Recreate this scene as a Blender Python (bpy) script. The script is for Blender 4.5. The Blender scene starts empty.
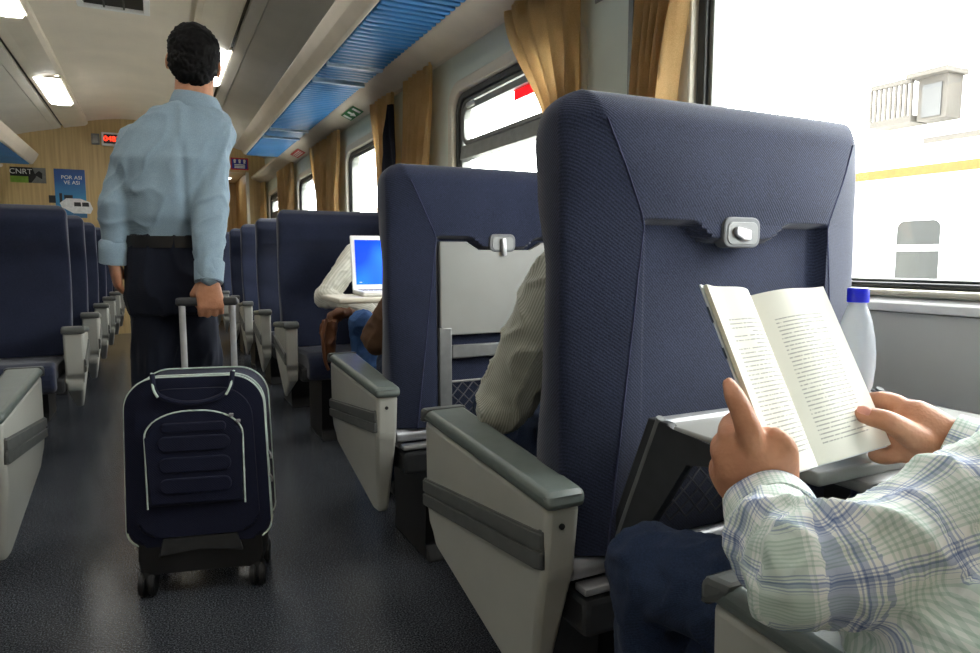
import bpy, bmesh, math, random
from math import sin, cos, pi, radians, sqrt
from mathutils import Vector, Matrix, noise
V = Vector
random.seed(7)
S = bpy.context.scene
COL = S.collection
# ------------------------------------------------------------------ camera
FPX, CX, CY = 670.0, 490.0, 326.5
CAM = V((.18, 0, .97))
YAW, PITCH = radians(26.377839), radians(5.837569)
FW = V((sin(YAW)*cos(PITCH), cos(YAW)*cos(PITCH), -sin(PITCH)))
RT = V((cos(YAW), -sin(YAW), 0))
UP = RT.cross(FW)
cam = bpy.data.cameras.new('camera'); cam.sensor_width = 36; cam.lens = FPX/980*36
cam.clip_start = .02; cam.clip_end = 200
co = bpy.data.objects.new('camera', cam); COL.objects.link(co)
co.matrix_world = Matrix(((RT.x, UP.x, -FW.x, CAM.x), (RT.y, UP.y, -FW.y, CAM.y), (RT.z, UP.z, -FW.z, CAM.z), (0, 0, 0, 1)))
S.camera = co
def ray(px, py): return RT*(px-CX)/FPX + UP*(CY-py)/FPX + FW
def at(px, py, ax, val):            # measured point of the photo on a world plane
    d = ray(px, py); i = 'xyz'.index(ax); return CAM + d*((val-CAM[i])/d[i])
def dp(px, py, z): return CAM + ray(px, py)*z      # the same at a measured distance
# ------------------------------------------------------------------ materials
def lin(r, g, b):
    f = lambda c: (c/255/12.92) if c/255 <= .04045 else ((c/255+.055)/1.055)**2.4
    return (f(r), f(g), f(b), 1)
class N:
    def __init__(s, name):
        s.m = bpy.data.materials.new(name); s.m.use_nodes = True
        s.t = s.m.node_tree; s.b = s.t.nodes['Principled BSDF']; s.out = s.t.nodes['Material Output']
    def n(s, kind, **k):
        x = s.t.nodes.new(kind)
        for a, v in k.items():
            if a in x.inputs.keys(): x.inputs[a].default_value = v
            else: setattr(x, a, v)
        return x
    def l(s, a, b): s.t.links.new(a, b)
    def co(s, kind='Object'): return s.n('ShaderNodeTexCoord').outputs[kind]
    def ramp(s, fac, stops):
        r = s.n('ShaderNodeValToRGB'); e = r.color_ramp.elements
        while len(e) < len(stops): e.new(.5)
        for el, (p, c) in zip(e, stops): el.position = p; el.color = c
        s.l(fac, r.inputs[0]); return r.outputs[0]
    def bump(s, h, strength=.3, dist=.002):
        b = s.n('ShaderNodeBump', Strength=strength, Distance=dist); s.l(h, b.inputs['Height']); s.l(b.outputs[0], s.b.inputs['Normal'])
    def math(s, op, a, b=None):
        x = s.n('ShaderNodeMath', operation=op)
        for i, v in enumerate((a, b)):
            if v is None: continue
            if hasattr(v, 'is_linked'): s.l(v, x.inputs[i])
            else: x.inputs[i].default_value = v
        return x.outputs[0]
def plain(name, col, rough=.5, metal=0, var=.12, scale=30, bump=0, bscale=None, spec=.5, coat=0):
    k = N(name); c = k.co()
    nz = k.n('ShaderNodeTexNoise', Scale=scale, Detail=4); k.l(c, nz.inputs['Vector'])
    lo = tuple(x*(1-var) for x in col[:3])+(1,); hi = tuple(min(1, x*(1+var)) for x in col[:3])+(1,)
    k.l(k.ramp(nz.outputs['Fac'], [(.3, lo), (.7, hi)]), k.b.inputs['Base Color'])
    k.b.inputs['Roughness'].default_value = rough; k.b.inputs['Metallic'].default_value = metal
    k.b.inputs['Specular IOR Level'].default_value = spec; k.b.inputs['Coat Weight'].default_value = coat
    if bump:
        n2 = k.n('ShaderNodeTexNoise', Scale=bscale or scale*8, Detail=3); k.l(c, n2.inputs['Vector']); k.bump(n2.outputs['Fac'], bump, .002)
    return k.m
def fabric(name, col, col2, scale=62, rough=.9, bump=.5, sheen=.25):
    k = N(name); c = k.co()
    w1 = k.n('ShaderNodeTexWave', Scale=scale, Distortion=1.2, Detail=1.0); w1.bands_direction = 'DIAGONAL'; k.l(c, w1.inputs['Vector'])
    n1 = k.n('ShaderNodeTexNoise', Scale=420, Detail=2); k.l(c, n1.inputs['Vector'])
    n2 = k.n('ShaderNodeTexNoise', Scale=9, Detail=5); k.l(c, n2.inputs['Vector'])
    f = k.math('ADD', k.math('MULTIPLY', w1.outputs['Fac'], .15), k.math('MULTIPLY', n1.outputs['Fac'], .65))
    f = k.math('ADD', f, k.math('MULTIPLY', n2.outputs['Fac'], .2))
    k.l(k.ramp(f, [(.3, col), (.72, col2)]), k.b.inputs['Base Color'])
    k.b.inputs['Roughness'].default_value = rough; k.b.inputs['Sheen Weight'].default_value = sheen
    k.b.inputs['Specular IOR Level'].default_value = .2
    k.bump(k.math('ADD', k.math('MULTIPLY', w1.outputs['Fac'], .5), n1.outputs['Fac']), bump, .0015)
    return k.m
def emit(name, col, strength):
    k = N(name); k.b.inputs['Base Color'].default_value = col
    k.b.inputs['Emission Color'].default_value = col; k.b.inputs['Emission Strength'].default_value = strength; return k.m
M = {}
M['seat'] = fabric('navy seat weave', lin(17, 22, 38), lin(46, 53, 78), scale=100, bump=.3)
M['seam'] = plain('seam thread', lin(46, 50, 80), .8)
M['shell'] = plain('pale grey plastic', lin(172, 172, 164), .42, var=.05, scale=6, bump=.06, bscale=500)
M['pad'] = plain('grey green vinyl', lin(98, 106, 102), .38, var=.08, bump=.08, bscale=700)
M['strip'] = plain('dark grey rubber', lin(88, 90, 88), .45)
M['latch'] = plain('latch metal', lin(96, 98, 100), .55)
M['traygrey'] = plain('tray grey plastic', lin(134, 134, 130), .4, var=.05, scale=8)
M['armgrey'] = plain('mid grey metal', lin(118, 119, 118), .42, metal=.3)
M['darkgrey'] = plain('dark grey metal', lin(52, 53, 55), .5, metal=.2)
M['silver'] = plain('satin steel', lin(176, 176, 178), .38, metal=.6)
M['black'] = plain('black plastic', lin(16, 16, 18), .5)
M['net'] = plain('dark elastic cord', lin(74, 74, 80), .7)
M['cream'] = plain('cream gelcoat', lin(205, 198, 182), .45, var=.05, scale=5)
M['wall'] = plain('grey green laminate', lin(206, 213, 202), .5, var=.05, scale=4)
M['lowwall'] = plain('grey lower panel', lin(204, 204, 200), .5, var=.05, scale=4)
M['ceil'] = plain('ceiling panel', lin(226, 216, 200), .55, var=.05, scale=3)
M['cover'] = plain('side ceiling panel', lin(222, 216, 204), .5, var=.05, scale=3)
M['trough'] = plain('light trough', lin(216, 206, 188), .5, var=.05, scale=4)
M['valance'] = plain('rack rail', lin(200, 190, 174), .42, var=.06, scale=6)
M['rackblue'] = plain('blue rack slat', lin(58, 124, 184), .4, var=.12, scale=5)
M['rackgap'] = plain('blue rack gap', lin(18, 52, 98), .6)
M['gasket'] = plain('black rubber gasket', lin(40, 42, 42), .5)
M['alu'] = plain('window aluminium', lin(120, 122, 118), .4, metal=.5)
M['white'] = plain('white paint', lin(228, 228, 226), .5, var=.03)
M['red'] = plain('red sticker', lin(190, 40, 40), .5)
M['green'] = plain('green sticker', lin(30, 120, 60), .5)
M['bluesign'] = plain('blue sticker', lin(40, 50, 150), .5)
M['signwhite'] = plain('white print', lin(225, 225, 225), .5)
M['lamp'] = emit('lamp diffuser', (1, .99, .94, 1), 6.5)
M['light_blocker'] = plain('tan light blocking sheet', lin(120, 104, 76), .9)  # for the unseen sheets that darken the left windows
M['led'] = emit('led red', (1, .03, .01, 1), 3)
def wood():
    k = N('light wood laminate'); c = k.co()
    mp = k.n('ShaderNodeMapping'); mp.inputs['Scale'].default_value = (14, 14, .5); k.l(c, mp.inputs[0])
    n = k.n('ShaderNodeTexNoise', Scale=2.5, Detail=6); k.l(mp.outputs[0], n.inputs['Vector'])
    k.l(k.ramp(n.outputs['Fac'], [(.3, lin(180, 152, 104)), (.7, lin(208, 180, 128))]), k.b.inputs['Base Color'])
    k.b.inputs['Roughness'].default_value = .45; return k.m
M['wood'] = wood()
def floorm():
    k = N('dark speckled vinyl'); c = k.co()
    n = k.n('ShaderNodeTexNoise', Scale=240, Detail=3); k.l(c, n.inputs['Vector'])
    n2 = k.n('ShaderNodeTexNoise', Scale=3, Detail=5); k.l(c, n2.inputs['Vector'])
    f = k.math('ADD', k.math('MULTIPLY', n.outputs['Fac'], .92), k.math('MULTIPLY', n2.outputs['Fac'], .08))
    k.l(k.ramp(f, [(.36, lin(36, 38, 44)), (.52, lin(62, 65, 71)), (.68, lin(112, 116, 122))]), k.b.inputs['Base Color'])
    k.b.inputs['Roughness'].default_value = .24; return k.m
M['floor'] = floorm()
def curtainm():
    k = N('tan curtain cloth'); c = k.co()
    n = k.n('ShaderNodeTexNoise', Scale=350, Detail=2); k.l(c, n.inputs['Vector'])
    n2 = k.n('ShaderNodeTexNoise', Scale=6, Detail=3); k.l(c, n2.inputs['Vector'])
    f = k.math('ADD', k.math('MULTIPLY', n.outputs['Fac'], .5), k.math('MULTIPLY', n2.outputs['Fac'], .5))
    col = k.ramp(f, [(.35, lin(204, 174, 124)), (.65, lin(230, 204, 156))])
    k.l(col, k.b.inputs['Base Color']); k.b.inputs['Roughness'].default_value = .9
    tr = k.n('ShaderNodeBsdfTranslucent'); k.l(col, tr.inputs[0])
    mx = k.n('ShaderNodeMixShader'); mx.inputs[0].default_value = .45
    k.l(k.b.outputs[0], mx.inputs[1]); k.l(tr.outputs[0], mx.inputs[2]); k.l(mx.outputs[0], k.out.inputs[0]); return k.m
M['curtain'] = curtainm()
def glassm():
    k = N('window glass'); tr = k.n('ShaderNodeBsdfTransparent'); tr.inputs[0].default_value = (.96, .98, .97, 1)
    gl = k.n('ShaderNodeBsdfGlossy', Roughness=.02); lw = k.n('ShaderNodeLayerWeight', Blend=.5)
    mx = k.n('ShaderNodeMixShader'); k.l(k.math('ADD', k.math('MULTIPLY', k.math('POWER', lw.outputs['Facing'], 5.0), .45), .03), mx.inputs[0]); k.l(tr.outputs[0], mx.inputs[1]); k.l(gl.outputs[0], mx.inputs[2])
    k.l(mx.outputs[0], k.out.inputs[0]); return k.m
M['glass'] = glassm()
# ------------------------------------------------------------------ mesh helpers
def link(name, me, mat, parent=None):
    o = bpy.data.objects.new(name, me); COL.objects.link(o)
    if mat: me.materials.append(mat)
    if parent: o.parent = parent
    return o
def shade(me, ang=35):
    try: me.set_sharp_from_angle(angle=radians(ang))
    except Exception: pass
    for p in me.polygons:
        vs = [me.vertices[i].co for i in p.vertices]
        p.use_smooth = not (p.area > .0012 and min((vs[i]-vs[i-1]).length for i in range(len(vs))) > .012 or len(vs) > 4)
def from_bm(name, bm, mat, parent=None, smooth=35):
    bmesh.ops.recalc_face_normals(bm, faces=bm.faces)
    me = bpy.data.meshes.new(name); bm.to_mesh(me); bm.free()
    if smooth: shade(me, smooth)
    return link(name, me, mat, parent)
def thing(name, label, cat, loc=(0, 0, 0), rot=0, group=None):
    o = bpy.data.objects.new(name, None); o.empty_display_size = .1; COL.objects.link(o)
    o.location = loc; o.rotation_euler = (0, 0, rot); o['label'] = label; o['category'] = cat
    if group: o['group'] = group
    return o
def tag(o, label, cat, group=None):
    o['label'] = label; o['category'] = cat
    if group: o['group'] = group
    return o
def struct(o, label=None, cat=None):
    o['kind'] = 'structure'
    if label: o['label'] = label
    if cat: o['category'] = cat
    return o
def box(bm, lo, hi, bev=0, seg=2, mtx=None):
    r = bmesh.ops.create_cube(bm, size=1)
    vs = r['verts']
    for v in vs: v.co = V([lo[i] + (v.co[i]+.5)*(hi[i]-lo[i]) for i in range(3)])
    if bev:
        es = list({e for v in vs for e in v.link_edges})
        rr = bmesh.ops.bevel(bm, geom=es, offset=bev, segments=seg, profile=.5, affect='EDGES')
        vs = list({v for f in rr['faces'] for v in f.verts} | {v for v in vs if v.is_valid})
    if mtx is not None:
        for v in vs: v.co = mtx @ v.co
    return vs
def obox(name, lo, hi, mat, parent=None, bev=.004, seg=2):
    bm = bmesh.new(); box(bm, lo, hi, bev, seg); return from_bm(name, bm, mat, parent)
def prism_bm(bm, pts, ax, a, b, bev=0, seg=2):
    """extrude a 2D outline along an axis; outline coordinates are the two other axes in order"""
    def mk(p, t):
        return {'x': V((t, p[0], p[1])), 'y': V((p[0], t, p[1])), 'z': V((p[0], p[1], t))}[ax]
    v0 = [bm.verts.new(mk(p, a)) for p in pts]; v1 = [bm.verts.new(mk(p, b)) for p in pts]
    n = len(pts); fs = [bm.faces.new(v0), bm.faces.new(v1[::-1])]
    for i in range(n): fs.append(bm.faces.new((v0[i], v1[i], v1[(i+1) % n], v0[(i+1) % n])))
    if bev:
        es = list({e for f in fs for e in f.edges})
        bmesh.ops.bevel(bm, geom=es, offset=bev, segments=seg, profile=.5, affect='EDGES')
def prism(name, pts, ax, a, b, mat, parent=None, bev=0, seg=2, smooth=35):
    bm = bmesh.new(); prism_bm(bm, pts, ax, a, b, bev, seg); return from_bm(name, bm, mat, parent, smooth)
def tube_bm(bm, pts, r, n=8, closed=False, caps=True):
    pts = [V(p) for p in pts]; m = len(pts)
    rs = r if isinstance(r, (list, tuple)) else [r]*m
    rings = []; up = None
    for i, p in enumerate(pts):
        if closed: t = (pts[(i+1) % m]-pts[i-1])
        else: t = pts[min(i+1, m-1)]-pts[max(i-1, 0)]
        t.normalize()
        if up is None: up = t.orthogonal().normalized()
        up = (up - t*up.dot(t)).normalized(); w = t.cross(up)
        rings.append([bm.verts.new(p + (up*cos(2*pi*k/n)+w*sin(2*pi*k/n))*rs[i]) for k in range(n)])
    for i in range(m if closed else m-1):
        a, b = rings[i], rings[(i+1) % m]
        for k in range(n): bm.faces.new((a[k], a[(k+1) % n], b[(k+1) % n], b[k]))
    if caps and not closed: bm.faces.new(rings[0][::-1]); bm.faces.new(rings[-1])
def tube(name, pts, r, mat, parent=None, n=10, closed=False):
    bm = bmesh.new(); tube_bm(bm, pts, r, n, closed); return from_bm(name, bm, mat, parent, 50)
def lathe(name, prof, mat, parent=None, n=32, loc=(0, 0, 0), fn=None):
    bm = bmesh.new(); rings = []
    for r, z in prof:
        ring = []
        for k in range(n):
            a = 2*pi*k/n; rr = r*(fn(a, z) if fn else 1)
            ring.append(bm.verts.new(V(loc)+V((rr*cos(a), rr*sin(a), z))))
        rings.append(ring)
    for a, b in zip(rings, rings[1:]):
        for k in range(n): bm.faces.new((a[k], a[(k+1) % n], b[(k+1) % n], b[k]))
    bm.faces.new(rings[0][::-1]); bm.faces.new(rings[-1])
    return from_bm(name, bm, mat, parent, 40)
def smooth_path(pts, k=6, closed=False):
    pts = [V(p) for p in pts]; out = []; n = len(pts)
    g = (lambda i: pts[i % n]) if closed else (lambda i: pts[max(0, min(n-1, i))])
    for i in range(n if closed else n-1):
        p0, p1, p2, p3 = g(i-1), g(i), g(i+1), g(i+2)
        for j in range(k):
            t = j/k
            out.append(.5*((2*p1)+(p2-p0)*t+(2*p0-5*p1+4*p2-p3)*t*t+(3*p1-p0-3*p2+p3)*t**3))
    if not closed: out.append(pts[-1])
    return out
def copy_tree(o, parent=None):
    c = o.copy(); COL.objects.link(c)
    if parent: c.parent = parent; c.matrix_parent_inverse = o.matrix_parent_inverse.copy()
    for ch in list(o.children): copy_tree(ch, c)
    return c
def text(name, s, size, mat, parent, loc, rot, ext=.0008, align='CENTER'):
    cu = bpy.data.curves.new(name, 'FONT'); cu.body = s; cu.size = size; cu.extrude = ext; cu.align_x = align; cu.align_y = 'CENTER'
    o = bpy.data.objects.new(name+'_source', cu); COL.objects.link(o)
    me = bpy.data.meshes.new_from_object(o.evaluated_get(bpy.context.evaluated_depsgraph_get())); me.name = name; me.materials.clear()
    bpy.data.objects.remove(o); bpy.data.curves.remove(cu)
    o = link(name, me, mat, parent); o.location = loc; o.rotation_euler = rot; return o
sstep = lambda a, b, x: (lambda t: t*t*(3-2*t))(max(0, min(1, (x-a)/(b-a))))
# ------------------------------------------------------------------ the coach shell
WX, Y0, YE, YV = 1.58, -2.7, 9.8, 11.2
ZW = 2.5
struct(obox('floor', (-WX-.1, Y0-.1, -.08), (WX+.1, YV+.1, 0), M['floor'], bev=0))
def rrect(y0, y1, z0, z1, r, k=6):
    out = []
    for cy, cz, a0 in ((y1-r, z1-r, 0), (y0+r, z1-r, 90), (y0+r, z0+r, 180), (y1-r, z0+r, 270)):
        for i in range(k+1):
            a = radians(a0+90*i/k); out.append((cy+r*cos(a), cz+r*sin(a)))
    return out
def ring(name, outer, inner, x0, x1, mat, parent=None, bev=.004):
    bm = bmesh.new(); n = len(outer)
    A = [[bm.verts.new((x, *p)) for p in lp] for lp, x in ((outer, x0), (outer, x1), (inner, x1), (inner, x0))]
    for j in range(4):
        a, b = A[j], A[(j+1) % 4]
        for i in range(n): bm.faces.new((a[i], a[(i+1) % n], b[(i+1) % n], b[i]))
    if bev:
        es = [e for lp in A for i in range(n) for e in lp[i].link_edges if e.other_vert(lp[i]) is lp[(i+1) % n]]
        bmesh.ops.bevel(bm, geom=list(set(es)), offset=bev, segments=2, profile=.5, affect='EDGES')
    return from_bm(name, bm, mat, parent, 40)
WINS = [(-1.75, -.55), (-.20, 1.505), (2.10, 3.22), (4.25, 5.35), (6.30, 7.39), (8.35, 9.42)]
WZ0, WZ1 = .905, 1.79
def side_wall(name, sg):
    bm = bmesh.new(); edges = [Y0] + [(a[1]+b[0])/2 for a, b in zip(WINS, WINS[1:])] + [YV]
    for X, s in ((sg*WX, 1), (sg*(WX+.09), -1)):
        for i, (a, b) in enumerate(WINS):
            hole = rrect(a, b, WZ0, WZ1, .10); k = len(hole)//4
            hv = [bm.verts.new((X, *p)) for p in hole]
            y0, y1 = edges[i], edges[i+1]
            cs = [bm.verts.new((X, *p)) for p in ((y1, 2.75), (y0, 2.75), (y0, 0), (y1, 0))]
            for c in range(4):
                seg = hv[c*k:(c+1)*k]
                for u, v in zip(seg, seg[1:]): bm.faces.new((cs[c], u, v))
                bm.faces.new((cs[c], seg[-1], hv[((c+1)*k) % len(hv)], cs[(c+1) % 4]))
    return struct(from_bm(name, bm, M['wall'], smooth=0))
side_wall('wall_right', 1); side_wall('wall_left', -1)
wn = 0
for sg in (1, -1):
    for i, (a, b) in enumerate(WINS):
        wn += 1
        root = struct(ring('window_%d' % wn, rrect(a-.055, b+.055, WZ0-.014, WZ1+.055, .13), rrect(a, b, WZ0, WZ1, .10), sg*(WX-.022), sg*(WX+.085), M['cream'], bev=.008))
        g0, gb = .034, .014
        ring('gasket', rrect(a+.001, b-.001, WZ0+.001, WZ1-.001, .10), rrect(a+g0, b-g0, WZ0+gb, WZ1-g0, .075), sg*(WX+.0), sg*(WX+.07), M['gasket'], root, .006)
        ring('window_frame', rrect(a+g0+.001, b-g0-.001, WZ0+gb+.001, WZ1-g0-.001, .074), rrect(a+g0+.018, b-g0-.018, WZ0+gb+.007, WZ1-g0-.018, .06), sg*(WX+.012), sg*(WX+.066), M['alu'], root, .003)
        bm = bmesh.new(); lp = rrect(a+g0+.012, b-g0-.012, WZ0+gb+.004, WZ1-g0-.012, .062)
        prism_bm(bm, lp, 'x', sg*(WX+.045), sg*(WX+.051)); from_bm('pane', bm, M['glass'], root, 0)
        if sg < 0: obox('light_blocker', (-WX-.002, a+.034, WZ0+.034), (-WX+.004, b-.034, WZ1-.034), M['light_blocker'], root, 0)  # unseen sheet added to keep daylight out on the left
        if i in (2, 5):
            zb = 1.50 if i == 2 else 1.52
            prism('vent_bar', [(WX+.005, zb-.035), (WX+.035, zb-.045), (WX+.06, zb-.03), (WX+.06, zb+.03), (WX+.035, zb+.04), (WX+.012, zb+.03)] if sg > 0 else [(-WX-.005, zb-.035), (-WX-.035, zb-.045), (-WX-.06, zb-.03), (-WX-.06, zb+.03), (-WX-.035, zb+.04), (-WX-.012, zb+.03)], 'y', a+.04, b-.04, M['alu'], root, .003)
            ring('vent_sash', rrect(a+.062, b-.062, zb+.03, WZ1-.062, .055), rrect(a+.085, b-.085, zb+.052, WZ1-.095, .04), sg*(WX+.008), sg*(WX+.04), M['alu'], root, .004)
            obox('vent_catch', (min(sg*(WX-.006), sg*(WX+.012)), b-.22, WZ1-.088), (max(sg*(WX-.006), sg*(WX+.012)), b-.14, WZ1-.064), M['silver'], root)
    # ledge and panel below the windows, heater duct, pillars' joint strips
    s = 1 if sg > 0 else -1
    P_ = [(s*WX, .888), (s*(WX-.020), .885), (s*(WX-.034), .878), (s*(WX-.038), .860), (s*WX, .858)]
    struct(prism('trim_ledge_' + ('right' if s > 0 else 'left'), P_, 'y', Y0, YE-.04, M['white'], bev=.003))
    struct(prism('trim_panel_' + ('right' if s > 0 else 'left'), [(s*WX, .857), (s*(WX-.03), .857), (s*(WX-.03), .23), (s*WX, .23)], 'y', Y0, YE-.04, M['lowwall']))
    struct(prism('baseboard_' + ('right' if s > 0 else 'left'), [(s*WX, .23), (s*(WX-.10), .20), (s*(WX-.10), .0), (s*WX, .0)], 'y', Y0, YE-.04, M['darkgrey'], bev=.006))
    for j, yy in enumerate((1.80, 3.72, 3.98, 5.80, 7.86)):
        struct(obox('trim_pillar_%s_%d' % ('right' if s > 0 else 'left', j+1), (min(s*(WX-.006), s*WX), yy-.012, .85), (max(s*(WX-.006), s*WX), yy+.012, 2.1), M['alu'], bev=.002))
# ceiling
def vault(name, pts, mat, y0, y1):
    bm = bmesh.new(); lo = [(x, z) for x, z in pts]; hi = [(x, z+.03) for x, z in reversed(pts)]
    prism_bm(bm, lo+hi, 'y', y0, y1); return struct(from_bm(name, bm, mat))
vault('ceiling', [(-.5+i*.1, 2.71-.06*((-.5+i*.1)/.5)**2) for i in range(11)], M['ceil'], Y0, YE)
for s, sd in ((1, 'right'), (-1, 'left')):
    vault('trim_light_trough_'+sd, [(s*.498, 2.66), (s*.50, 2.615), (s*.53, 2.592), (s*.60, 2.578), (s*.68, 2.565), (s*.745, 2.548), (s*.755, 2.555)][::s], M['trough'], Y0, YE)
    vault('trim_slot_'+sd, [(s*.757, 2.58), (s*.782, 2.575)][::s], M['black'], Y0, YE)
    vault('trim_strip_'+sd, [(s*.784, 2.545), (s*.86, 2.522)][::s], M['cover'], Y0, YE)
    vault('ceiling_cover_'+sd, [(s*.865, 2.522), (s*1.1, 2.47), (s*1.35, 2.40), (s*(WX-.002), 2.33)][::s], M['cover'], Y0, YE)
# lamps in the troughs
lampn = 0
for s, sd in ((1, 'right'), (-1, 'left')):
    for j, (ya, yb) in enumerate(((-1.3, -.2), (1.55, 2.65), (4.4, 5.5), (7.25, 8.35)) if s < 0 else ((-2.5, -1.4), (0, 1.1), (2.85, 3.95), (5.68, 6.8))):
        lab = (['lit ceiling lamp in the left trough behind the camera', 'lit ceiling lamp in the left trough above the left edge armrest',
               'lit ceiling lamp in the left trough at the corner of the photo', 'lit ceiling lamp in the left trough nearest the wooden end wall'] if s < 0 else
               ['lit ceiling lamp in the right trough behind the reading man', 'lit ceiling lamp in the right trough above the reading man',
               'lit ceiling lamp in the right trough above the wall table', 'lit ceiling lamp in the right trough beside the walking man\'s head'])[j]
        t = thing('ceiling_lamp', lab, 'ceiling lamp', (s*(.675 if s > 0 else .622), (ya+yb)/2, 2.575 if s < 0 else 2.571), 0, 'ceiling lamps in the troughs')
        L = (yb-ya)/2; sl = -.105*s
        def zz(x): return x*sl
        bm = bmesh.new(); prism_bm(bm, [(-.098, zz(-.098)+.006), (-.098, zz(-.098)-.012), (-.085, -.030), (0, -.036), (.085, -.030), (.098, zz(.098)-.012), (.098, zz(.098)+.006)], 'y', -L, L, .002)
        from_bm('diffuser', bm, M['lamp'], t)
        bm = bmesh.new()
        for q in (-1, 1):
            box(bm, (q*.104-.006, -L-.012, zz(q*.104)-.010), (q*.104+.006, L+.012, zz(q*.104)+.008))
            box(bm, (-.11, q*(L+.006)-.006, -.012), (.11, q*(L+.006)+.006, .008))
        from_bm('lamp_frame', bm, M['trough'], t)
# luggage racks
YRS = {1: 7.6, -1: 9.5}
M['rackline'] = plain('pale blue rack divider', lin(176, 208, 232), .4)
for s, sd in ((1, 'right'), (-1, 'left')):
    t = thing('luggage_rack', 'long blue ribbed luggage rack above the right windows' if s > 0 else 'blue luggage rack on the left side, at the left photo edge', 'luggage rack', (0, 0, 0))
    bm = bmesh.new(); prism_bm(bm, [(s*x, z) for x, z in ((.99, 2.175), (1.005, 2.185), (1.03, 2.155), (1.07, 2.09), (1.085, 2.08), (1.085, 2.06), (1.075, 2.052), (1.055, 2.06), (1.02, 2.115))], 'y', Y0, YRS[s], .004)
    from_bm('front_rail', bm, M['valance'], t)
    bm = bmesh.new(); prism_bm(bm, [(s*x, z) for x, z in ((1.395, 2.075), (1.395, 2.05), (1.41, 2.042), (1.46, 2.022), (1.545, 1.985), (1.579, 1.985), (1.579, 2.02), (1.55, 2.02), (1.47, 2.06))], 'y', Y0, YE-.001, .004)
    from_bm('wall_rail', bm, M['valance'], t)
    CUT1, CUT2, CUT3, CUT4 = [at(*q, 'x', 1.405).y for q in ((383, 52), (365, 83), (309, 126), (300, 132))]
    lo, hi = sorted((s*1.08, s*1.40))
    obox('shelf_panel', (lo, Y0, 2.066), (hi, YRS[s], 2.074), M['rackgap'], t, 0)
    bm = bmesh.new(); y = Y0; per = .056; cuts = (1.6, CUT1, CUT2, CUT3, CUT4)
    while y < YRS[s]-.05:
        if not any(abs(y+.02-(c+.0)) < .03 for c in cuts): box(bm, (lo, y, 2.044), (hi, y+.034, 2.066), .009, 2)
        y += per
    o = from_bm('shelf_slats', bm, M['rackblue'], t); o['kind'] = 'stuff'
    for c in cuts: obox('bracket', (lo, c-.014, 2.034), (hi, c+.014, 2.068), M['rackline'], t, .004)
# end wall with the corridor opening
DX0, DX1, DZ = .90, 1.36, 2.13
bm = bmesh.new()
for lo, hi in (((-WX, YE, 0), (DX0, YE+.05, 2.75)), ((DX0, YE, DZ), (DX1, YE+.05, 2.75)), ((DX1, YE, 0), (WX, YE+.05, 2.75))): box(bm, lo, hi)
struct(from_bm('wall_far', bm, M['wood'], smooth=0))
struct(obox('wall_corridor_left', (DX0-.04, YE+.05, 0), (DX0, YV, DZ), M['wood'], bev=0))
struct(obox('wall_corridor_right', (DX1-.03, YE+.05, 0), (DX1+.02, YV, DZ), M['wood'], bev=0))
struct(obox('wall_corridor_end', (DX0-.04, YV, 0), (DX1+.02, YV+.05, DZ), M['wood'], bev=0))
struct(obox('ceiling_corridor', (DX0-.04, YE+.05, DZ-.005), (DX1+.02, YV, DZ+.05), M['ceil'], bev=0))
struct(obox('trim_doorway', (DX1-.035, YE-.012, 0), (DX1+.005, YE+.06, DZ), M['cream'], bev=.006))
struct(obox('wall_near', (-WX-.09, Y0-.06, 0), (WX+.09, Y0, 2.75), M['wood'], bev=0))
struct(obox('ceiling_roof', (-WX-.12, Y0-.1, 2.76), (WX+.12, YV+.1, 2.82), M['white'], bev=0))
struct(obox('wall_far_outer', (-WX-.09, YV+.06, 0), (WX+.09, YV+.1, 2.75), M['white'], bev=0))
t = thing('corridor_fill_lamp', 'small lamp added to brighten the corridor beyond the end wall', 'ceiling lamp', (1.12, 10.5, DZ-.006))  # added light source, lifts the dark corridor
lathe('diffuser', [(.06, -.02), (.085, -.012), (.09, 0)], M['lamp'], t, 24)
lathe('lamp_frame', [(.10, -.008), (.104, -.004), (.104, .0)], M['white'], t, 24)
# ceiling grille
t = thing('ceiling_vent', 'dark square vent grille in a white frame on the ceiling', 'vent', (0.0, 5.05, 2.70))
hx, hy = .20, .42
bm = bmesh.new()
for q in (-1, 1):
    box(bm, (q*hx-.02, -hy-.02, -.032), (q*hx+.02, hy+.02, .0), .004)
    box(bm, (-hx, q*hy-.02, -.032), (hx, q*hy+.02, .0), .004)
from_bm('vent_frame', bm, M['white'], t)
obox('vent_backing', (-hx, -hy, -.012), (hx, hy, -.004), M['black'], t, 0)
for x in (-.06, .06): obox('vent_bar', (x-.006, -hy, -.026), (x+.006, hy, -.012), M['darkgrey'], t, .001)
# ------------------------------------------------------------------ end wall fittings
YF = YE-.001
def wallrect(x0, y0, x1, y1): a = at(x0, y0, 'y', YF); b = at(x1, y1, 'y', YF); return a.x, b.x, b.z, a.z
RX = (pi/2, 0, 0)
a0, a1, b0, b1 = wallrect(103, 132.5, 121, 147)
t = thing('led_display', 'small passenger display with glowing red digits on the wooden end wall', 'display', ((a0+a1)/2, YF, (b0+b1)/2))
w, h = (a1-a0)/2+.02, (b1-b0)/2
obox('display_case', (-w, -.05, -h), (w, 0, h), M['white'], t, .008)
obox('display_screen', (-w+.025, -.053, -h+.025), (w-.025, -.049, h-.025), M['black'], t, 0)
text('digits', '0485', .088, M['led'], t, (0, -.0545, 0), RX)
a0, a1, b0, b1 = wallrect(91, 133.5, 100, 145)
t = thing('speaker_box', 'small grey loudspeaker box beside the red display', 'loudspeaker', ((a0+a1)/2, YF, (b0+b1)/2))
w, h = (a1-a0)/2, (b1-b0)/2
obox('speaker_case', (-w, -.035, -h), (w, 0, h), M['armgrey'], t, .006)
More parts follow.
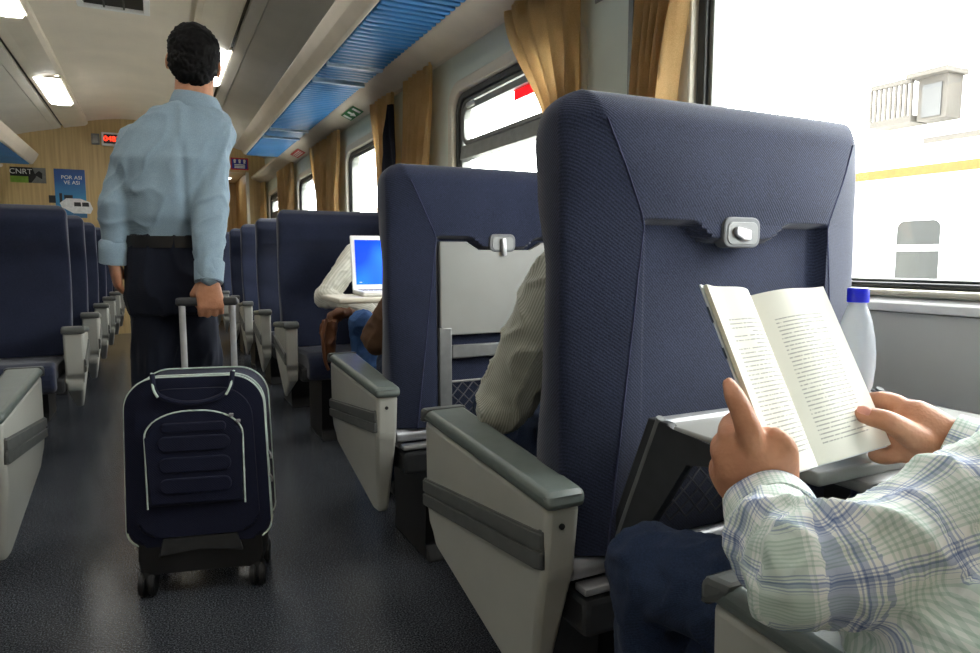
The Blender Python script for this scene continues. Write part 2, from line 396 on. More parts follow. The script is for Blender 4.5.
obox('speaker_grille', (-w+.02, -.038, -h+.02), (w-.02, -.034, h-.02), M['traygrey'], t, .001)
def posterm(kind):
    k = N('poster print '+kind); c = k.co(); sp = k.n('ShaderNodeSeparateXYZ'); k.l(c, sp.inputs[0])
    if kind == 'blue':
        n = k.n('ShaderNodeTexNoise', Scale=7, Detail=4); k.l(c, n.inputs['Vector'])
        f = k.math('ADD', sp.outputs['Z'], k.math('MULTIPLY', n.outputs['Fac'], .12))
        k.l(k.ramp(k.math('ADD', f, .40), [(.0, lin(20, 40, 80)), (.18, lin(60, 110, 150)), (.40, lin(60, 140, 190)), (.62, lin(30, 88, 160)), (.9, lin(26, 56, 120))]), k.b.inputs['Base Color'])
    k.b.inputs['Roughness'].default_value = .35; return k.m
a0, a1, b0, b1 = wallrect(53.5, 168.5, 87.5, 218)
t = thing('train_poster', 'blue poster with a white train below a deep blue sky on the end wall', 'poster', ((a0+a1)/2, YF, (b0+b1)/2))
w, h = (a1-a0)/2, (b1-b0)/2
obox('poster_sheet', (-w, -.006, -h), (w, 0, h), posterm('blue'), t, 0)
text('lettering', 'POR ASI\nVE ASI', .062, M['signwhite'], t, (.02, -.0075, h*.55), RX)
bm = bmesh.new(); prism_bm(bm, [(-.12, -.12), (-.05, -.06), (.10, -.06), (.2, -.10), (.23, -.18), (.2, -.24), (.02, -.24), (-.1, -.17)], 'y', -.009, -.006); from_bm('printed_train', bm, M['signwhite'], t, 0)
bm = bmesh.new()
for x, z0 in ((.03, -.105), (.115, -.105)): prism_bm(bm, [(x, z0), (x+.07, z0), (x+.075, z0-.05), (x, z0-.05)], 'y', -.011, -.009)
for x, w_, z1 in ((-.23, .07, -.03), (-.12, .03, 0), (-.07, .09, -.02)): box(bm, (x, -.008, -.12), (x+w_, -.006, z1))
from_bm('printed_skyline', bm, M['darkgrey'], t, 0)
a0, a1, b0, b1 = wallrect(9.5, 166.5, 46.5, 183.5)
t = thing('notice_poster', 'small black and green wall notice left of the blue poster', 'notice', ((a0+a1)/2, YF, (b0+b1)/2))
w, h = (a1-a0)/2, (b1-b0)/2
obox('notice_sheet', (-w, -.006, -h), (w, 0, h), M['black'], t, 0)
obox('green_band', (-w, -.008, -h), (w*.0, -.006, -h+.075), plain('lime print', lin(130, 170, 60), .5), t, 0)
bm = bmesh.new(); prism_bm(bm, [(w*.25, h), (w, h), (w, -h), (w*.15, -h), (w*.45, -h*.2)], 'y', -.0075, -.006); from_bm('grey_print', bm, M['armgrey'], t, 0)
bm = bmesh.new(); prism_bm(bm, [(w*.3, 0), (w*.62, h*.6), (w*.8, h*.3), (w*.78, -h*.5), (w*.5, -h*.1)], 'y', -.009, -.0075); from_bm('black_print', bm, M['black'], t, 0)
text('lettering', 'CNRT', .085, M['signwhite'], t, (-w*.40, -.0075, h*.42), RX)
a0, a1, b0, b1 = wallrect(230.5, 157.5, 248.5, 170.5)
t = thing('pictogram_sign', 'red and blue pictogram sign above the corridor opening', 'sign', ((a0+a1)/2, YF, (b0+b1)/2))
w, h = (a1-a0)/2, (b1-b0)/2
obox('sign_plate', (-w, -.008, -h), (w, 0, h), M['red'], t, 0)
obox('blue_field', (-w*.88, -.010, -h*.8), (w*.88, -.008, h*.8), M['bluesign'], t, 0)
bm = bmesh.new()
for x in (-.5, 0, .5):
    bmesh.ops.create_cone(bm, cap_ends=True, segments=12, radius1=.018, radius2=.018, depth=.002, matrix=Matrix.Translation((x*w*1.1, -.011, h*.55)) @ Matrix.Rotation(pi/2, 4, 'X'))
    box(bm, (x*w*1.1-.012, -.012, h*.1), (x*w*1.1+.012, -.010, h*.42))
for z in (-.15, -.4, -.62): box(bm, (-w*.6, -.012, h*z-.006), (w*.6, -.010, h*z+.006))
from_bm('pictograms', bm, M['signwhite'], t, 0)
# stickers on the wall rail of the right rack
RA = math.atan2(2.022-1.985, 1.46-1.545)
def rail_sticker(name, y, L, mat, label, kind):
    p0, p1 = V((1.4471, 0, 2.0245)), V((1.5351, 0, 1.9868)); mid = (p0+p1)/2; d = (p1-p0); W = d.length/2; ang = math.atan2(-d.z, d.x)
    t = thing(name, label, 'sign', (mid.x, y, mid.z)); t.rotation_euler = (0, ang, 0)
    obox('sign_plate', (-W*.85, -L/2, -.003), (W*.85, L/2, -.0005), mat, t, 0)
    bm = bmesh.new()
    if kind == 'exit':
        prism_bm(bm, [(-.03, .02), (0, .02), (0, .05), (.035, .0), (0, -.05), (0, -.02), (-.03, -.02)], 'z', -.006, -.004)
        for q in (-1, 1):
            b2 = bmesh.new(); ya, yb = sorted((q*L*.30, q*L*.42)); box(b2, (-.03, ya, -.006), (.03, yb, -.004)); from_bm('printed_bar', b2, M['signwhite'], t, 0)
    else:
        for i in range(3):
            b2 = bmesh.new(); box(b2, (-.02+i*.018, -L*.4, -.006), (-.012+i*.018, L*.4, -.004)); from_bm('printed_line', b2, M['signwhite'], t, 0)
    if kind == 'exit': from_bm('sign_print', bm, M['signwhite'], t, 0)
    else: bm.free()
rail_sticker('exit_sign', 4.88, .34, M['green'], 'green exit sticker with a white arrow on the rack rail', 'exit')
rail_sticker('warning_sign', 6.95, .40, M['red'], 'red warning sticker with white lines on the rack rail', 'warn')
def filmm():
    k = N('red film'); tr = k.n('ShaderNodeBsdfTranslucent'); tr.inputs[0].default_value = (.75, .06, .08, 1); k.b.inputs['Base Color'].default_value = lin(190, 40, 46)
    mx = k.n('ShaderNodeMixShader'); mx.inputs[0].default_value = .6; k.l(k.b.outputs[0], mx.inputs[1]); k.l(tr.outputs[0], mx.inputs[2]); k.l(mx.outputs[0], k.out.inputs[0]); return k.m
o = obox('window_sticker', (WX+.036, 2.42, 1.655), (WX+.044, 2.66, 1.70), filmm()); tag(o, 'red sticker on the top edge of the tilting window pane', 'sticker')
# ------------------------------------------------------------------ curtains
def curtain(yp, yf, yt, label, seed):
    """yp pillar edge, yf free edge at the top, yt free edge where it is gathered"""
    rnd = random.Random(seed); n, mz = 54, 34; zt, zb = 1.982, .96; bm = bmesh.new(); g = []
    ph = rnd.random()*6; fr = 4.2+rnd.random()*1.5
    for j in range(mz+1):
        z = zt+(zb-zt)*j/mz; q = sstep(2.0, 1.38, z); e = yf+(yt-yf)*q
        if z < 1.3: e = yt+(yf-yt)*.28*sstep(1.3, .96, z)
        row = []
        for i in range(n+1):
            s = i/n; y = yp+(e-yp)*s
            amp = .016+.012*q
            x = 1.515+amp*sin(ph+fr*2*pi*s+.5*sin(3*z+s*4))+.006*sin(ph*2+fr*4.6*pi*s+z*5)-.012*q*sin(pi*s)
            if z > 1.92: x += .0
            row.append(bm.verts.new((x, y, z)))
        g.append(row)
    for j in range(mz):
        for i in range(n): bm.faces.new((g[j][i], g[j][i+1], g[j+1][i+1], g[j+1][i]))
    bmesh.ops.solidify(bm, geom=bm.faces[:], thickness=.003)
    t = from_bm('curtain', bm, M['curtain'], None, 80)
    return tag(t, label, 'curtain', 'tan curtains along the right windows')
for i, (a, b, c, lab) in enumerate((
    (1.70, 1.44, 1.54, 'tan curtain at the left edge of the big near window'),
    (2.02, 2.56, 2.16, 'tan curtain right of the tilting window, above the near seat'),
    (3.80, 3.36, 3.44, 'bright tan curtain just left of the tilting window'),
    (4.02, 4.48, 4.30, 'tan curtain left of the dark hanging jacket'),
    (5.76, 5.38, 5.45, 'tan curtain left of the third window, nearer of its pair'),
    (5.86, 6.42, 6.15, 'tan curtain right of the fourth window, farther of its pair'),
    (7.84, 7.42, 7.5, 'tan curtain left of the fourth window, nearer of its pair'),
    (7.90, 8.40, 8.2, 'tan curtain right of the last window, farther of its pair'),
    (9.72, 9.42, 9.5, 'farthest tan curtain beside the end wall'))): curtain(a, b, c, lab, i+3)
t = thing('coat_hook', 'pale coat hook on the pillar between curtains', 'hook', (WX-.004, 1.97, 1.86))
obox('hook_plate', (-.008, -.022, -.022), (0, .022, .022), M['traygrey'], t, .003)
tube('hook_arm', smooth_path([(-.006, 0, .0), (-.03, 0, -.012), (-.045, 0, .004), (-.048, 0, .02)], 5), .006, M['traygrey'], t)
# dark jacket hanging between two curtains
bm = bmesh.new(); g = []
for j in range(15):
    z = 1.86-.62*j/14; hw = .02+.10*min(1, j/7); row = []
    for i in range(17):
        s = -1+i/8; row.append(bm.verts.new((1.46-.02*sin(s*7+j*.2)-.03*(1-s*s)*min(1, j/4), 3.90+s*hw, z+.01*sin(s*5))))
    g.append(row)
for j in range(14):
    for i in range(16): bm.faces.new((g[j][i], g[j][i+1], g[j+1][i+1], g[j+1][i]))
bmesh.ops.solidify(bm, geom=bm.faces[:], thickness=.02)
M['jacket'] = plain('dark navy cloth', lin(24, 26, 40), .9, bump=.2)
tag(from_bm('jacket', bm, M['jacket'], None, 80), 'dark navy jacket hanging between two tan curtains', 'jacket')
# ------------------------------------------------------------------ outside
struct(obox('ground', (-60, -60, -1.3), (60, 90, -1.2), plain('pale sunlit platform', lin(236, 234, 228), .9, scale=2), bev=0))
t = thing('train_car', 'white railway carriage with a yellow stripe on the next track', 'train carriage', (4.6, 0, -1.2))
M['outwhite'] = plain('white carriage paint', lin(244, 244, 246), .4, var=.02)
M['outshade'] = plain('carriage shadow tone', lin(126, 129, 140), .45, var=.02)  # darker colour for the shaded stretch of the carriage side
M['yellow'] = plain('yellow stripe paint', lin(128, 80, 24), .6)
bm = bmesh.new(); prism_bm(bm, [(0, .6), (0, 2.84), (.05, 2.90), (.3, 2.94), (1.2, 2.96), (2.1, 2.94), (2.4, 2.86), (2.4, .6)], 'y', -14, 9.5, .01); from_bm('body', bm, M['outwhite'], t)
obox('stripe', (-.008, -14, 2.70), (.002, 9.5, 2.76), M['yellow'], t, 0)
obox('underframe', (.2, -13.6, .2), (2.2, 9.2, .6), M['darkgrey'], t)
bm = bmesh.new(); prism_bm(bm, [(-3, .62), (2.56, .62), (2.53, 2.36), (2.30, 2.46), (1.8, 2.66), (-3, 2.66)], 'x', -.006, .002); from_bm('painted_shadow', bm, M['outshade'], t, 0)  # shadow on the carriage side, painted as a thin darker sheet
M['carpane'] = plain('carriage window pane', lin(50, 50, 50), .5, var=.25, scale=3)
for y in (2.49, 6.2, -1.9):
    f = ring('window_surround', rrect(y, y+.38, 1.72, 2.46, .07), rrect(y+.05, y+.33, 1.77, 2.41, .05), -.014, .003, M['outwhite'], t, .003)
    obox('pane', (-.006, y+.04, 1.76), (-.002, y+.34, 2.42), M['carpane'], f, 0)
    obox('window_bar', (-.012, y+.04, 2.215), (-.003, y+.34, 2.255), M['outwhite'], f, 0)
M['facade'] = plain('sunlit white facade', lin(240, 238, 234), .8, var=.03, scale=1)
M['facadegrey'] = plain('grey facade detail', lin(66, 62, 57), .8, var=.08, scale=2)
t = thing('apartment_building', 'pale building with a balcony and dormer beyond the carriage', 'building', (15, 0, -1.2))
obox('wall', (0, -8, 0), (8, 10.5, 6.0), M['facade'], t, 0)
for y0, z0, y1, z1 in ((8.95, 5.0, 9.85, 5.7),):
    f = obox('balcony', (-.6, y0, z0), (0, y1, z0+.14), M['facadegrey'], t, 0)
    bm = bmesh.new()
    for k in range(9): box(bm, (-.6, y0+k*(y1-y0)/8.2, z0+.14), (-.55, y0+k*(y1-y0)/8.2+.05, z0+.8))
    box(bm, (-.62, y0, z0+.8), (-.53, y1, z0+.9)); from_bm('railing', bm, M['facadegrey'], f)
obox('dormer', (-.5, 8.3, 5.0), (.5, 8.88, 5.85), M['facadegrey'], t, 0)
obox('dormer_window', (-.53, 8.4, 5.05), (-.5, 8.78, 5.7), M['carpane'], t, 0)
obox('cornice', (-.75, 8.2, 5.85), (.6, 9.0, 5.95), M['facadegrey'], t, 0)
obox('ledge', (-.7, 5.5, 4.42), (0, 8.6, 4.60), M['facadegrey'], t, 0)
# ------------------------------------------------------------------ seats
TOP = 1.24
def lerp_tab(tab, z):
    if z <= tab[0][0]: return tab[0][1]
    for (a, va), (b, vb) in zip(tab, tab[1:]):
        if z <= b: return va+(vb-va)*sstep(a, b, z)
    return tab[-1][1]
FRONT = [(.44, .13), (.62, .135), (.80, .105), (.95, .095), (1.08, .128), (1.16, .138), (1.21, .118), (1.24, .095)]
def seam_x(z, hw):
    k = hw/.325 if hw < .32 else 1
    return k*(.222+(.09*(z-1.03)/.2 if z > 1.03 else .062*(1.03-z)/.55))
def recess_top(x): return 1.03-.030*(1-sstep(.066, .125, abs(x)))
def half_w(z, hw):
    w = hw-.006*(1-sstep(.55, .88, z)); rc = .05
    if z > TOP-rc: w -= rc-sqrt(max(0, rc*rc-(z-TOP+rc)**2))
    return w
def y_back(x, z, hw):
    xs = seam_x(z, hw); w = half_w(z, hw); ax = abs(x); k = hw/.325 if hw < .32 else 1
    y = .032*max(0, (ax-xs)/max(.02, w-xs))
    if z > 1.03: y += .010*sstep(1.10, 1.24, z)-.006*sstep(1.02, 1.08, z)*(1-min(1, ax/xs)**4)
    inside = (1-sstep(.209*k, .222*k, ax))*(1-sstep(recess_top(x)-.006, recess_top(x)+.006, z))
    return y+.028*inside
def backrest(hw, parent, mat):
    bm = bmesh.new()
    ss = []; n = 84
    for i in range(n+1):
        t = -1+2*i/n; ss.append(math.copysign(1-(1-abs(t))**1.5, t))
    zs = [.472, .478, .486, .492]+[.50+(.985-.50)*(i/20) for i in range(20)]+[.985+.06*(i/36) for i in range(36)]+[1.045+.065*(i/7) for i in range(7)]+[1.11+.07*i/6 for i in range(6)]+[TOP-.06*(1-(i/12))**1.8 for i in range(13)]
    fr, bk = [], []
    for z in zs:
        w = half_w(z, hw); rf, rb = [], []
        kt = 1.0; r = .05
        if z > TOP-r: kt = sqrt(max(0, 1-((z-TOP+r)/r)**2))
        for s in ss:
            k = (1-abs(s)**9)**(1/9.)*kt if abs(s) < 1 else 0
            x = s*w; yf = lerp_tab(FRONT, z)-.018*(1-abs(s)**2.5)*sstep(.5, .7, z)*(1-sstep(1.0, 1.1, z)); yb = y_back(x, z, hw); yc = (yf+yb)/2
            rf.append(bm.verts.new((x, yc+(yf-yc)*k, z))); rb.append(bm.verts.new((x, yc+(yb-yc)*k, z)))
        fr.append(rf); bk.append(rb)
    m = len(zs)
    for j in range(m-1):
        for i in range(n):
            bm.faces.new((fr[j][i], fr[j][i+1], fr[j+1][i+1], fr[j+1][i])); bm.faces.new((bk[j][i+1], bk[j][i], bk[j+1][i], bk[j+1][i+1]))
    for i in range(n): bm.faces.new((fr[0][i+1], fr[0][i], bk[0][i], bk[0][i+1]))
    bmesh.ops.remove_doubles(bm, verts=bm.verts, dist=.0004)
    return from_bm('backrest', bm, mat, parent, 50)
def seams(hw, parent):
    for q in (-1, 1):
        bm = bmesh.new(); pts = []
        for i in range(40):
            z = 1.19-.72*i/39; x = q*seam_x(z, hw); pts.append((x, y_back(x, z, hw)+.0005, z))
        tube_bm(bm, pts, .0016, 6); from_bm('seam_piping', bm, M['seam'], parent, 60)
def armrest(parent, q, outer=.430, inner=.347):
    """q: -1 left of the sitter, +1 right"""
    def shape(bm):
        for v in bm.verts:
            z, y = v.co.z, v.co.y
            if v.co.x > (outer+inner)/2: v.co.x -= .036*max(0, min(1, (.43-z)/.25))+.025*max(0, min(1, 1-y/.47))*.8
            else: v.co.x += .004*max(0, min(1, (.5-z)/.32))
            v.co.x *= q
    R = parent
    bm = bmesh.new(); prism_bm(bm, [(-.012, .578), (.0, .46), (.080, .212), (.095, .200), (.140, .197), (.455, .335), (.462, .37), (.448, .392), (.470, .414), (.474, .618)], 'x', inner, outer, .011, 3)
    bmesh.ops.subdivide_edges(bm, edges=[e for e in bm.edges if e.calc_length() > .12], cuts=3, use_grid_fill=True)
    shape(bm); p = from_bm('armrest_panel', bm, M['shell'], R)
    bm = bmesh.new(); prism_bm(bm, [(-.022, .574), (-.022, .598), (-.012, .606), (.455, .645), (.478, .640), (.480, .617)], 'x', inner-.005, outer+.006, .012, 3)
    bmesh.ops.subdivide_edges(bm, edges=[e for e in bm.edges if e.calc_length() > .12], cuts=2, use_grid_fill=True)
    shape(bm); from_bm('armrest_pad', bm, M['pad'], R)
    bm = bmesh.new(); prism_bm(bm, [(.450, .628), (.44, .648), (.474, .645), (.483, .638), (.483, .612), (.476, .612)], 'x', inner-.006, outer+.008, .008, 2); shape(bm)
    from_bm('armrest_cap', bm, M['strip'], R)
    bm = bmesh.new()
    for (z0, z1, t) in ((-.032, .032, .0025), (-.028, -.003, .006), (.003, .028, .006)):
        prism_bm(bm, [(.02, .50+z0), (.0, .505+z0), (.0, .505+z1), (.03, .50+z1), (.474, .455+z1), (.474, .455+z0)], 'x', outer-.004, outer+t, .002)
        box(bm, (outer-.045, .004, .505+z0), (outer+t*.6, .017-t, .505+z1), .002)
    bmesh.ops.subdivide_edges(bm, edges=[e for e in bm.edges if e.calc_length() > .12], cuts=3, use_grid_fill=True)
    shape(bm); from_bm('armrest_strip', bm, M['strip'], p)
    bm = bmesh.new(); bmesh.ops.create_cone(bm, cap_ends=True, segments=12, radius1=.005, radius2=.005, depth=.004, matrix=Matrix.Translation((q*(outer-.048), -.010, .545)) @ Matrix.Rotation(pi/2, 4, 'X')); from_bm('screw_cap', bm, M['black'], p)
def latch(parent):
    bm = bmesh.new(); prism_bm(bm, [(x, z+1.008) for x, z in rrect(-.052, .036, -.020, .034, .016, 4)], 'y', -.006, .020, .003); L = from_bm('latch', bm, M['latch'], parent)
    bm = bmesh.new(); prism_bm(bm, [(x, z+1.008) for x, z in rrect(-.044, .028, -.014, .025, .011, 4)], 'y', -.0075, -.0055, .001); from_bm('latch_plate', bm, M['armgrey'], L)
    return L
def net(parent, z0, z1, y):
    bm = bmesh.new(); w = .205; step = .036
    for d in (-1, 1):
        c = -w-(z1-z0)
        while c < w+(z1-z0):
            pts = []
            for i in range(13):
                z = z0+(z1-z0)*i/12; x = c+d*(z-z0)*1.0
                if -w <= x <= w: pts.append((x, y-.012*sin(pi*(z-z0)/(z1-z0)), z))
            if len(pts) > 1: tube_bm(bm, pts, .0017, 5)
            c += step
    o = from_bm('pocket_net', bm, M['net'], parent, 60)
    tube('net_rim', [(-w, y, z1), (w, y, z1)], .0035, M['traygrey'], o)
    return o
def tray_folded(parent):
    bm = bmesh.new(); prism_bm(bm, [(-.212, .742), (.212, .742), (.212, 1.018), (.125, 1.018), (.09, .990), (-.09, .990), (-.125, 1.018), (-.212, 1.018)], 'y', -.004, .014, .004)
    T = from_bm('tray_table', bm, M['traygrey'], parent)
    L = latch(T); bm = bmesh.new(); prism_bm(bm, [(-.018, 1.028), (-.002, 1.03), (.002, .978), (-.012, .975)], 'y', -.018, -.007, .003); from_bm('latch_lever', bm, M['silver'], L)
    for q in (-1, 1):
        obox('tray_arm', (min(q*.216, q*.176), -.006, .455), (max(q*.216, q*.176), .012, .765), M['armgrey'], T, .004)
    obox('tray_crossbar', (-.175, -.003, .672), (.175, .010, .712), M['armgrey'], T, .004)
def tray_open(parent):
    # plate lowered towards the passenger behind
    T = obox('tray_table', (-.262, -.372, .703), (.235, -.085, .72), M['traygrey'], parent, .005, 3)
    obox('tray_extension', (-.20, -.392, .690), (.232, -.31, .704), M['armgrey'], T, .004, 3)
    obox('tray_hinge_bar', (-.262, -.108, .698), (.235, -.080, .726), M['silver'], T, .008, 3)
    for q in (-1, 1):
        bm = bmesh.new(); x0, x1 = sorted((q*.268, q*.252))
        prism_bm(bm, [(-.118, .724), (-.075, .724), (.042, .455), (.036, .43), (.0, .43), (-.03, .47), (-.16, .675), (-.30, .700), (-.30, .712), (-.13, .715)], 'x', x0, x1, .003)
        from_bm('tray_arm', bm, M['darkgrey'], T)
        tube('arm_edge', [(q*.262, -.098, .727), (q*.262, .02, .452)], .0075, M['armgrey'], T)
    L = latch(parent); bm = bmesh.new(); prism_bm(bm, [(-.032, 1.018), (-.028, 1.025), (.006, 1.019), (.006, 1.000), (-.012, 1.000), (-.030, 1.009)], 'y', -.015, -.007, .003); from_bm('latch_lever', bm, M['silver'], L)
def underside(parent, x0, x1):
    bm = bmesh.new(); prism_bm(bm, [(.11, .345), (.10, .40), (.13, .46), (.18, .475), (.50, .485), (.55, .47), (.575, .43), (.57, .37), (.545, .345)], 'x', x0, x1, .018, 3)
    from_bm('seat_cushion', bm, M['seat'], parent)
    tube('back_tube', [(x0-.045, .028, .449), (x1+.045, .028, .449)], .019, M['silver'], parent, 14)
    obox('front_rail', (x0-.03, -.004, .410), (x1+.03, .03, .424), M['silver'], parent, .004)
    obox('seat_frame', (x0-.03, -.005, .335), (x1+.03, .50, .405), M['darkgrey'], parent, .012)
    bm = bmesh.new(); xm = (x0+x1)/2; hw = (x1-x0)*.36
    prism_bm(bm, [(.10, .335), (.46, .335), (.42, .05), (.46, .0), (.10, .0), (.14, .05)], 'x', xm-hw, xm+hw, .008)
    from_bm('pedestal', bm, M['black'], parent)
def seat_single(label, open_tray=False):
    r = thing('seat_unit', label, 'seat')
    backrest(.36, r, M['seat']); seams(.36, r); underside(r, -.30, .30)
    armrest(r, -1); armrest(r, 1, .40, .335)
    if open_tray: tray_open(r); net(r, .505, .655, .012)
    else: tray_folded(r); net(r, .47, .60, .012)
    return r
def seat_double(label):
    r = thing('double_seat_unit', label, 'seat')
    for q in (-1, 1):
        hold = []
        before = set(r.children)
        backrest(.315, r, M['seat']); seams(.315, r); tray_folded(r)
        for ch in set(r.children)-before: ch.location.x = q*.325
    underside(r, -.60, .60); armrest(r, -1, .715, .63); armrest(r, 1, .715, .63)
    return r
SC = 1.105
s1 = seat_single('big navy seat with its tray lowered, in front of the reading man', True); s1.location = (SC+.016, .88, 0)
proto = seat_single('navy seat with grey tray folded up, beside the laptop'); proto.location = (SC+.026, 1.82, 0)
GR = 'single navy seats along the right windows'
s1['group'] = proto['group'] = GR
s0 = copy_tree(proto); s0.location = (SC+.004, .018, 0); s0['label'] = 'seat under the reading man, only its grey armrest showing'
labs = ['navy seat facing the camera behind the person in the white sweater', 'navy seat facing the camera just behind the white sweater\'s seat',
        'second navy seat behind the white sweater\'s seat', 'third navy seat behind the white sweater\'s seat',
        'navy seat second from the end wall in the right row', 'navy seat nearest the end wall in the right row']
for i, lab in enumerate(labs):
    c = copy_tree(proto); c.location = (SC+.045, 3.97+.90*i, 0); c.rotation_euler.z = pi; c['label'] = lab
    c['group'] = GR
LX = -.862
GL = 'double navy seats along the left side'
d0 = seat_double('double seat at the left edge showing only one grey armrest in the foreground'); d0.location = (LX, 1.93, 0); d0['group'] = GL
labs = ['nearest full navy double seat on the left, facing the camera', 'second navy double seat on the left, facing the camera',
        'third navy double seat on the left, facing the camera', 'fourth navy double seat on the left, below the blue poster',
        'fifth navy double seat on the left, nearly at the end wall', 'last navy double seat on the left, against the wooden end wall']
for i, lab in enumerate(labs):
    c = copy_tree(d0); c.location = (LX, 4.18+.92*i, 0); c.rotation_euler.z = pi; c['label'] = lab
# wall table in the face-to-face bay, laptop on it
t = thing('wall_table', 'small pale folding table under the laptop between facing seats', 'table', (1.225, 2.98, 0))
obox('table_top', (-.365, -.17, .775), (.325, .17, .80), M['cream'], t, .01, 3)
obox('table_bracket', (.28, -.14, .60), (.325, .14, .775), M['armgrey'], t, .006)
bm = bmesh.new(); prism_bm(bm, [(.325, .58), (.305, .58), (.02, .755), (.02, .775), (.325, .775)], 'y', -.02, .02, .003); from_bm('table_strut', bm, M['armgrey'], t)
t = thing('laptop', 'open white laptop with a bright blue screen on the wall table', 'laptop', (1.185, 3.02, .80), radians(-4))
bm = bmesh.new(); box(bm, (-.185, -.15, .002), (.185, .105, .022), .006, 3); from_bm('laptop_base', bm, M['white'], t)
bm = bmesh.new()
for j in range(5):
    for i in range(13): box(bm, (-.165+i*.0255, -.05+j*.026, .0215), (-.165+i*.0255+.021, -.05+j*.026+.021, .0245), .002, 1)
o = from_bm('keyboard', bm, M['traygrey'], t)
tilt = Matrix.Translation((0, .105, .018)) @ Matrix.Rotation(radians(-9), 4, 'X')
bm = bmesh.new(); box(bm, (-.185, -.004, .0), (.185, .006, .262), .005, 3, tilt); lid = from_bm('laptop_lid', bm, M['white'], t)
def screenm():
    k = N('blue screen'); c = k.co(); n = k.n('ShaderNodeTexNoise', Scale=5, Detail=1); k.l(c, n.inputs['Vector'])
    col = k.ramp(n.outputs['Fac'], [(.35, (.0, .03, .55, 1)), (.65, (.01, .12, .95, 1))]); k.l(col, k.b.inputs['Emission Color']); k.l(col, k.b.inputs['Base Color'])
    k.b.inputs['Emission Strength'].default_value = 1.0; k.b.inputs['Roughness'].default_value = .2; return k.m
bm = bmesh.new(); box(bm, (-.165, -.0055, .026), (.165, -.0035, .240), 0, 1, tilt); sc_ = from_bm('screen', bm, screenm(), lid, 0)
bm = bmesh.new()
for x, z, w_ in ((-.15, .035, .012), (.0, .16, .05), (.02, .15, .03)): box(bm, (x, -.0062, z), (x+w_, -.0054, z+.003), 0, 1, tilt)
from_bm('screen_print', bm, M['signwhite'], sc_, 0)
# ------------------------------------------------------------------ suitcase
M['case'] = fabric('navy suitcase cloth', lin(14, 17, 34), lin(30, 34, 58), scale=90, rough=.75, sheen=.05)
M['piping'] = plain('pale piping', lin(200, 214, 204), .5)
t = thing('suitcase', 'navy rolling suitcase with pale piping standing in the aisle', 'suitcase', (.262, 2.05, 0), radians(-13))
GZ = at(209, 301, 'y', 2.24).z
W2, Z0, Z1, DY = .188, .150, .636, .205
def case_outline(e=0):
    pts = []; w = W2-e
    for cx, cz, r, a0, n in ((w-.004-.09, Z1-e-.09, .09, 0, 10), (-(w-.004-.09), Z1-e-.09, .09, 90, 10), (-(w+.006-.05), Z0+e+.05, .05, 180, 6), (w+.006-.05, Z0+e+.05, .05, 270, 6)):
        for i in range(n+1): a = radians(a0+90*i/n); pts.append((cx+r*cos(a), cz+r*sin(a)))
    return pts
bm = bmesh.new(); prism_bm(bm, case_outline(.004), 'y', 0, DY, .014, 3); body = from_bm('case_body', bm, M['case'], t)
bm = bmesh.new(); prism_bm(bm, case_outline(.0), 'y', -.010, .02, .016, 3); prism_bm(bm, case_outline(.03), 'y', -.022, .0, .012, 3); from_bm('front_panel', bm, M['case'], t)
for y in (-.002, .03, .15):
    bm = bmesh.new(); tube_bm(bm, [(x, y, z) for x, z in case_outline(-.001)], .0028 if y < 0 else .0022, 6, closed=True); from_bm('piping', bm, M['piping'], body)
def arch(w, z0, z1, r, n=10):
    pts = [(-w, z0)]
    for cx, a0 in ((-(w-r), 180), (w-r, 90)):
        for i in range(n+1): a = radians(a0-90*i/n); pts.append((cx+r*cos(a)*1.0, z1-r*.62+r*.62*sin(a)))
    pts.append((w, z0)); return pts
pk = arch(.128, .275, .545, .115)
bm = bmesh.new(); prism_bm(bm, pk, 'y', -.042, -.015, .012, 3); pocket = from_bm('front_pocket', bm, M['case'], t)
bm = bmesh.new(); tube_bm(bm, [(x, -.0385, z) for x, z in arch(.1285, .272, .5465, .115)], .0026, 6); from_bm('pocket_piping', bm, M['piping'], pocket)
bm = bmesh.new()
for z in (.335, .395, .455): prism_bm(bm, [(x, z+q) for x, q in rrect(-.095, .095, -.022, .022, .02, 4)], 'y', -.0475, -.038, .004)
prism_bm(bm, [(x, q) for x, q in rrect(-.085, .085, .487, .515, .012, 4)], 'y', -.0465, -.038, .004)
from_bm('embossed_panel', bm, M['case'], pocket)
for x, z in ((.10, .530), (.118, .512)): obox('zip_pull', (x-.006, -.046, z-.005), (x+.006, -.038, z+.005), M['silver'], pocket, .002)
hp = smooth_path([(-.105, -.018, .650), (-.095, -.030, .60), (-.05, -.036, .575), (0, -.038, .568), (.05, -.036, .575), (.095, -.030, .60), (.105, -.018, .650)], 6)
bm = bmesh.new(); tube_bm(bm, hp, .007, 8); o = from_bm('carry_handle', bm, M['case'], t)
for q in (-1, 1):
    bm = bmesh.new(); tube_bm(bm, smooth_path([(q*.108, -.012, .652), (q*.100, -.034, .612), (q*.088, -.040, .588)], 4), .0035, 6); from_bm('handle_clip', bm, M['piping'], o)
bm = bmesh.new(); prism_bm(bm, [(-.175, .175), (-.16, .115), (-.17, .075), (-.130, .060), (-.08, .075), (.08, .075), (.130, .060), (.17, .075), (.16, .115), (.175, .175)], 'y', -.005, DY-.02, .008)
base = from_bm('base_shell', bm, M['black'], t)
bm = bmesh.new(); prism_bm(bm, [(-.10, .175), (-.115, .118), (-.06, .135), (0, .142), (.06, .135), (.115, .118), (.10, .175)], 'y', -.016, .0, .005); from_bm('base_grip', bm, M['darkgrey'], base)
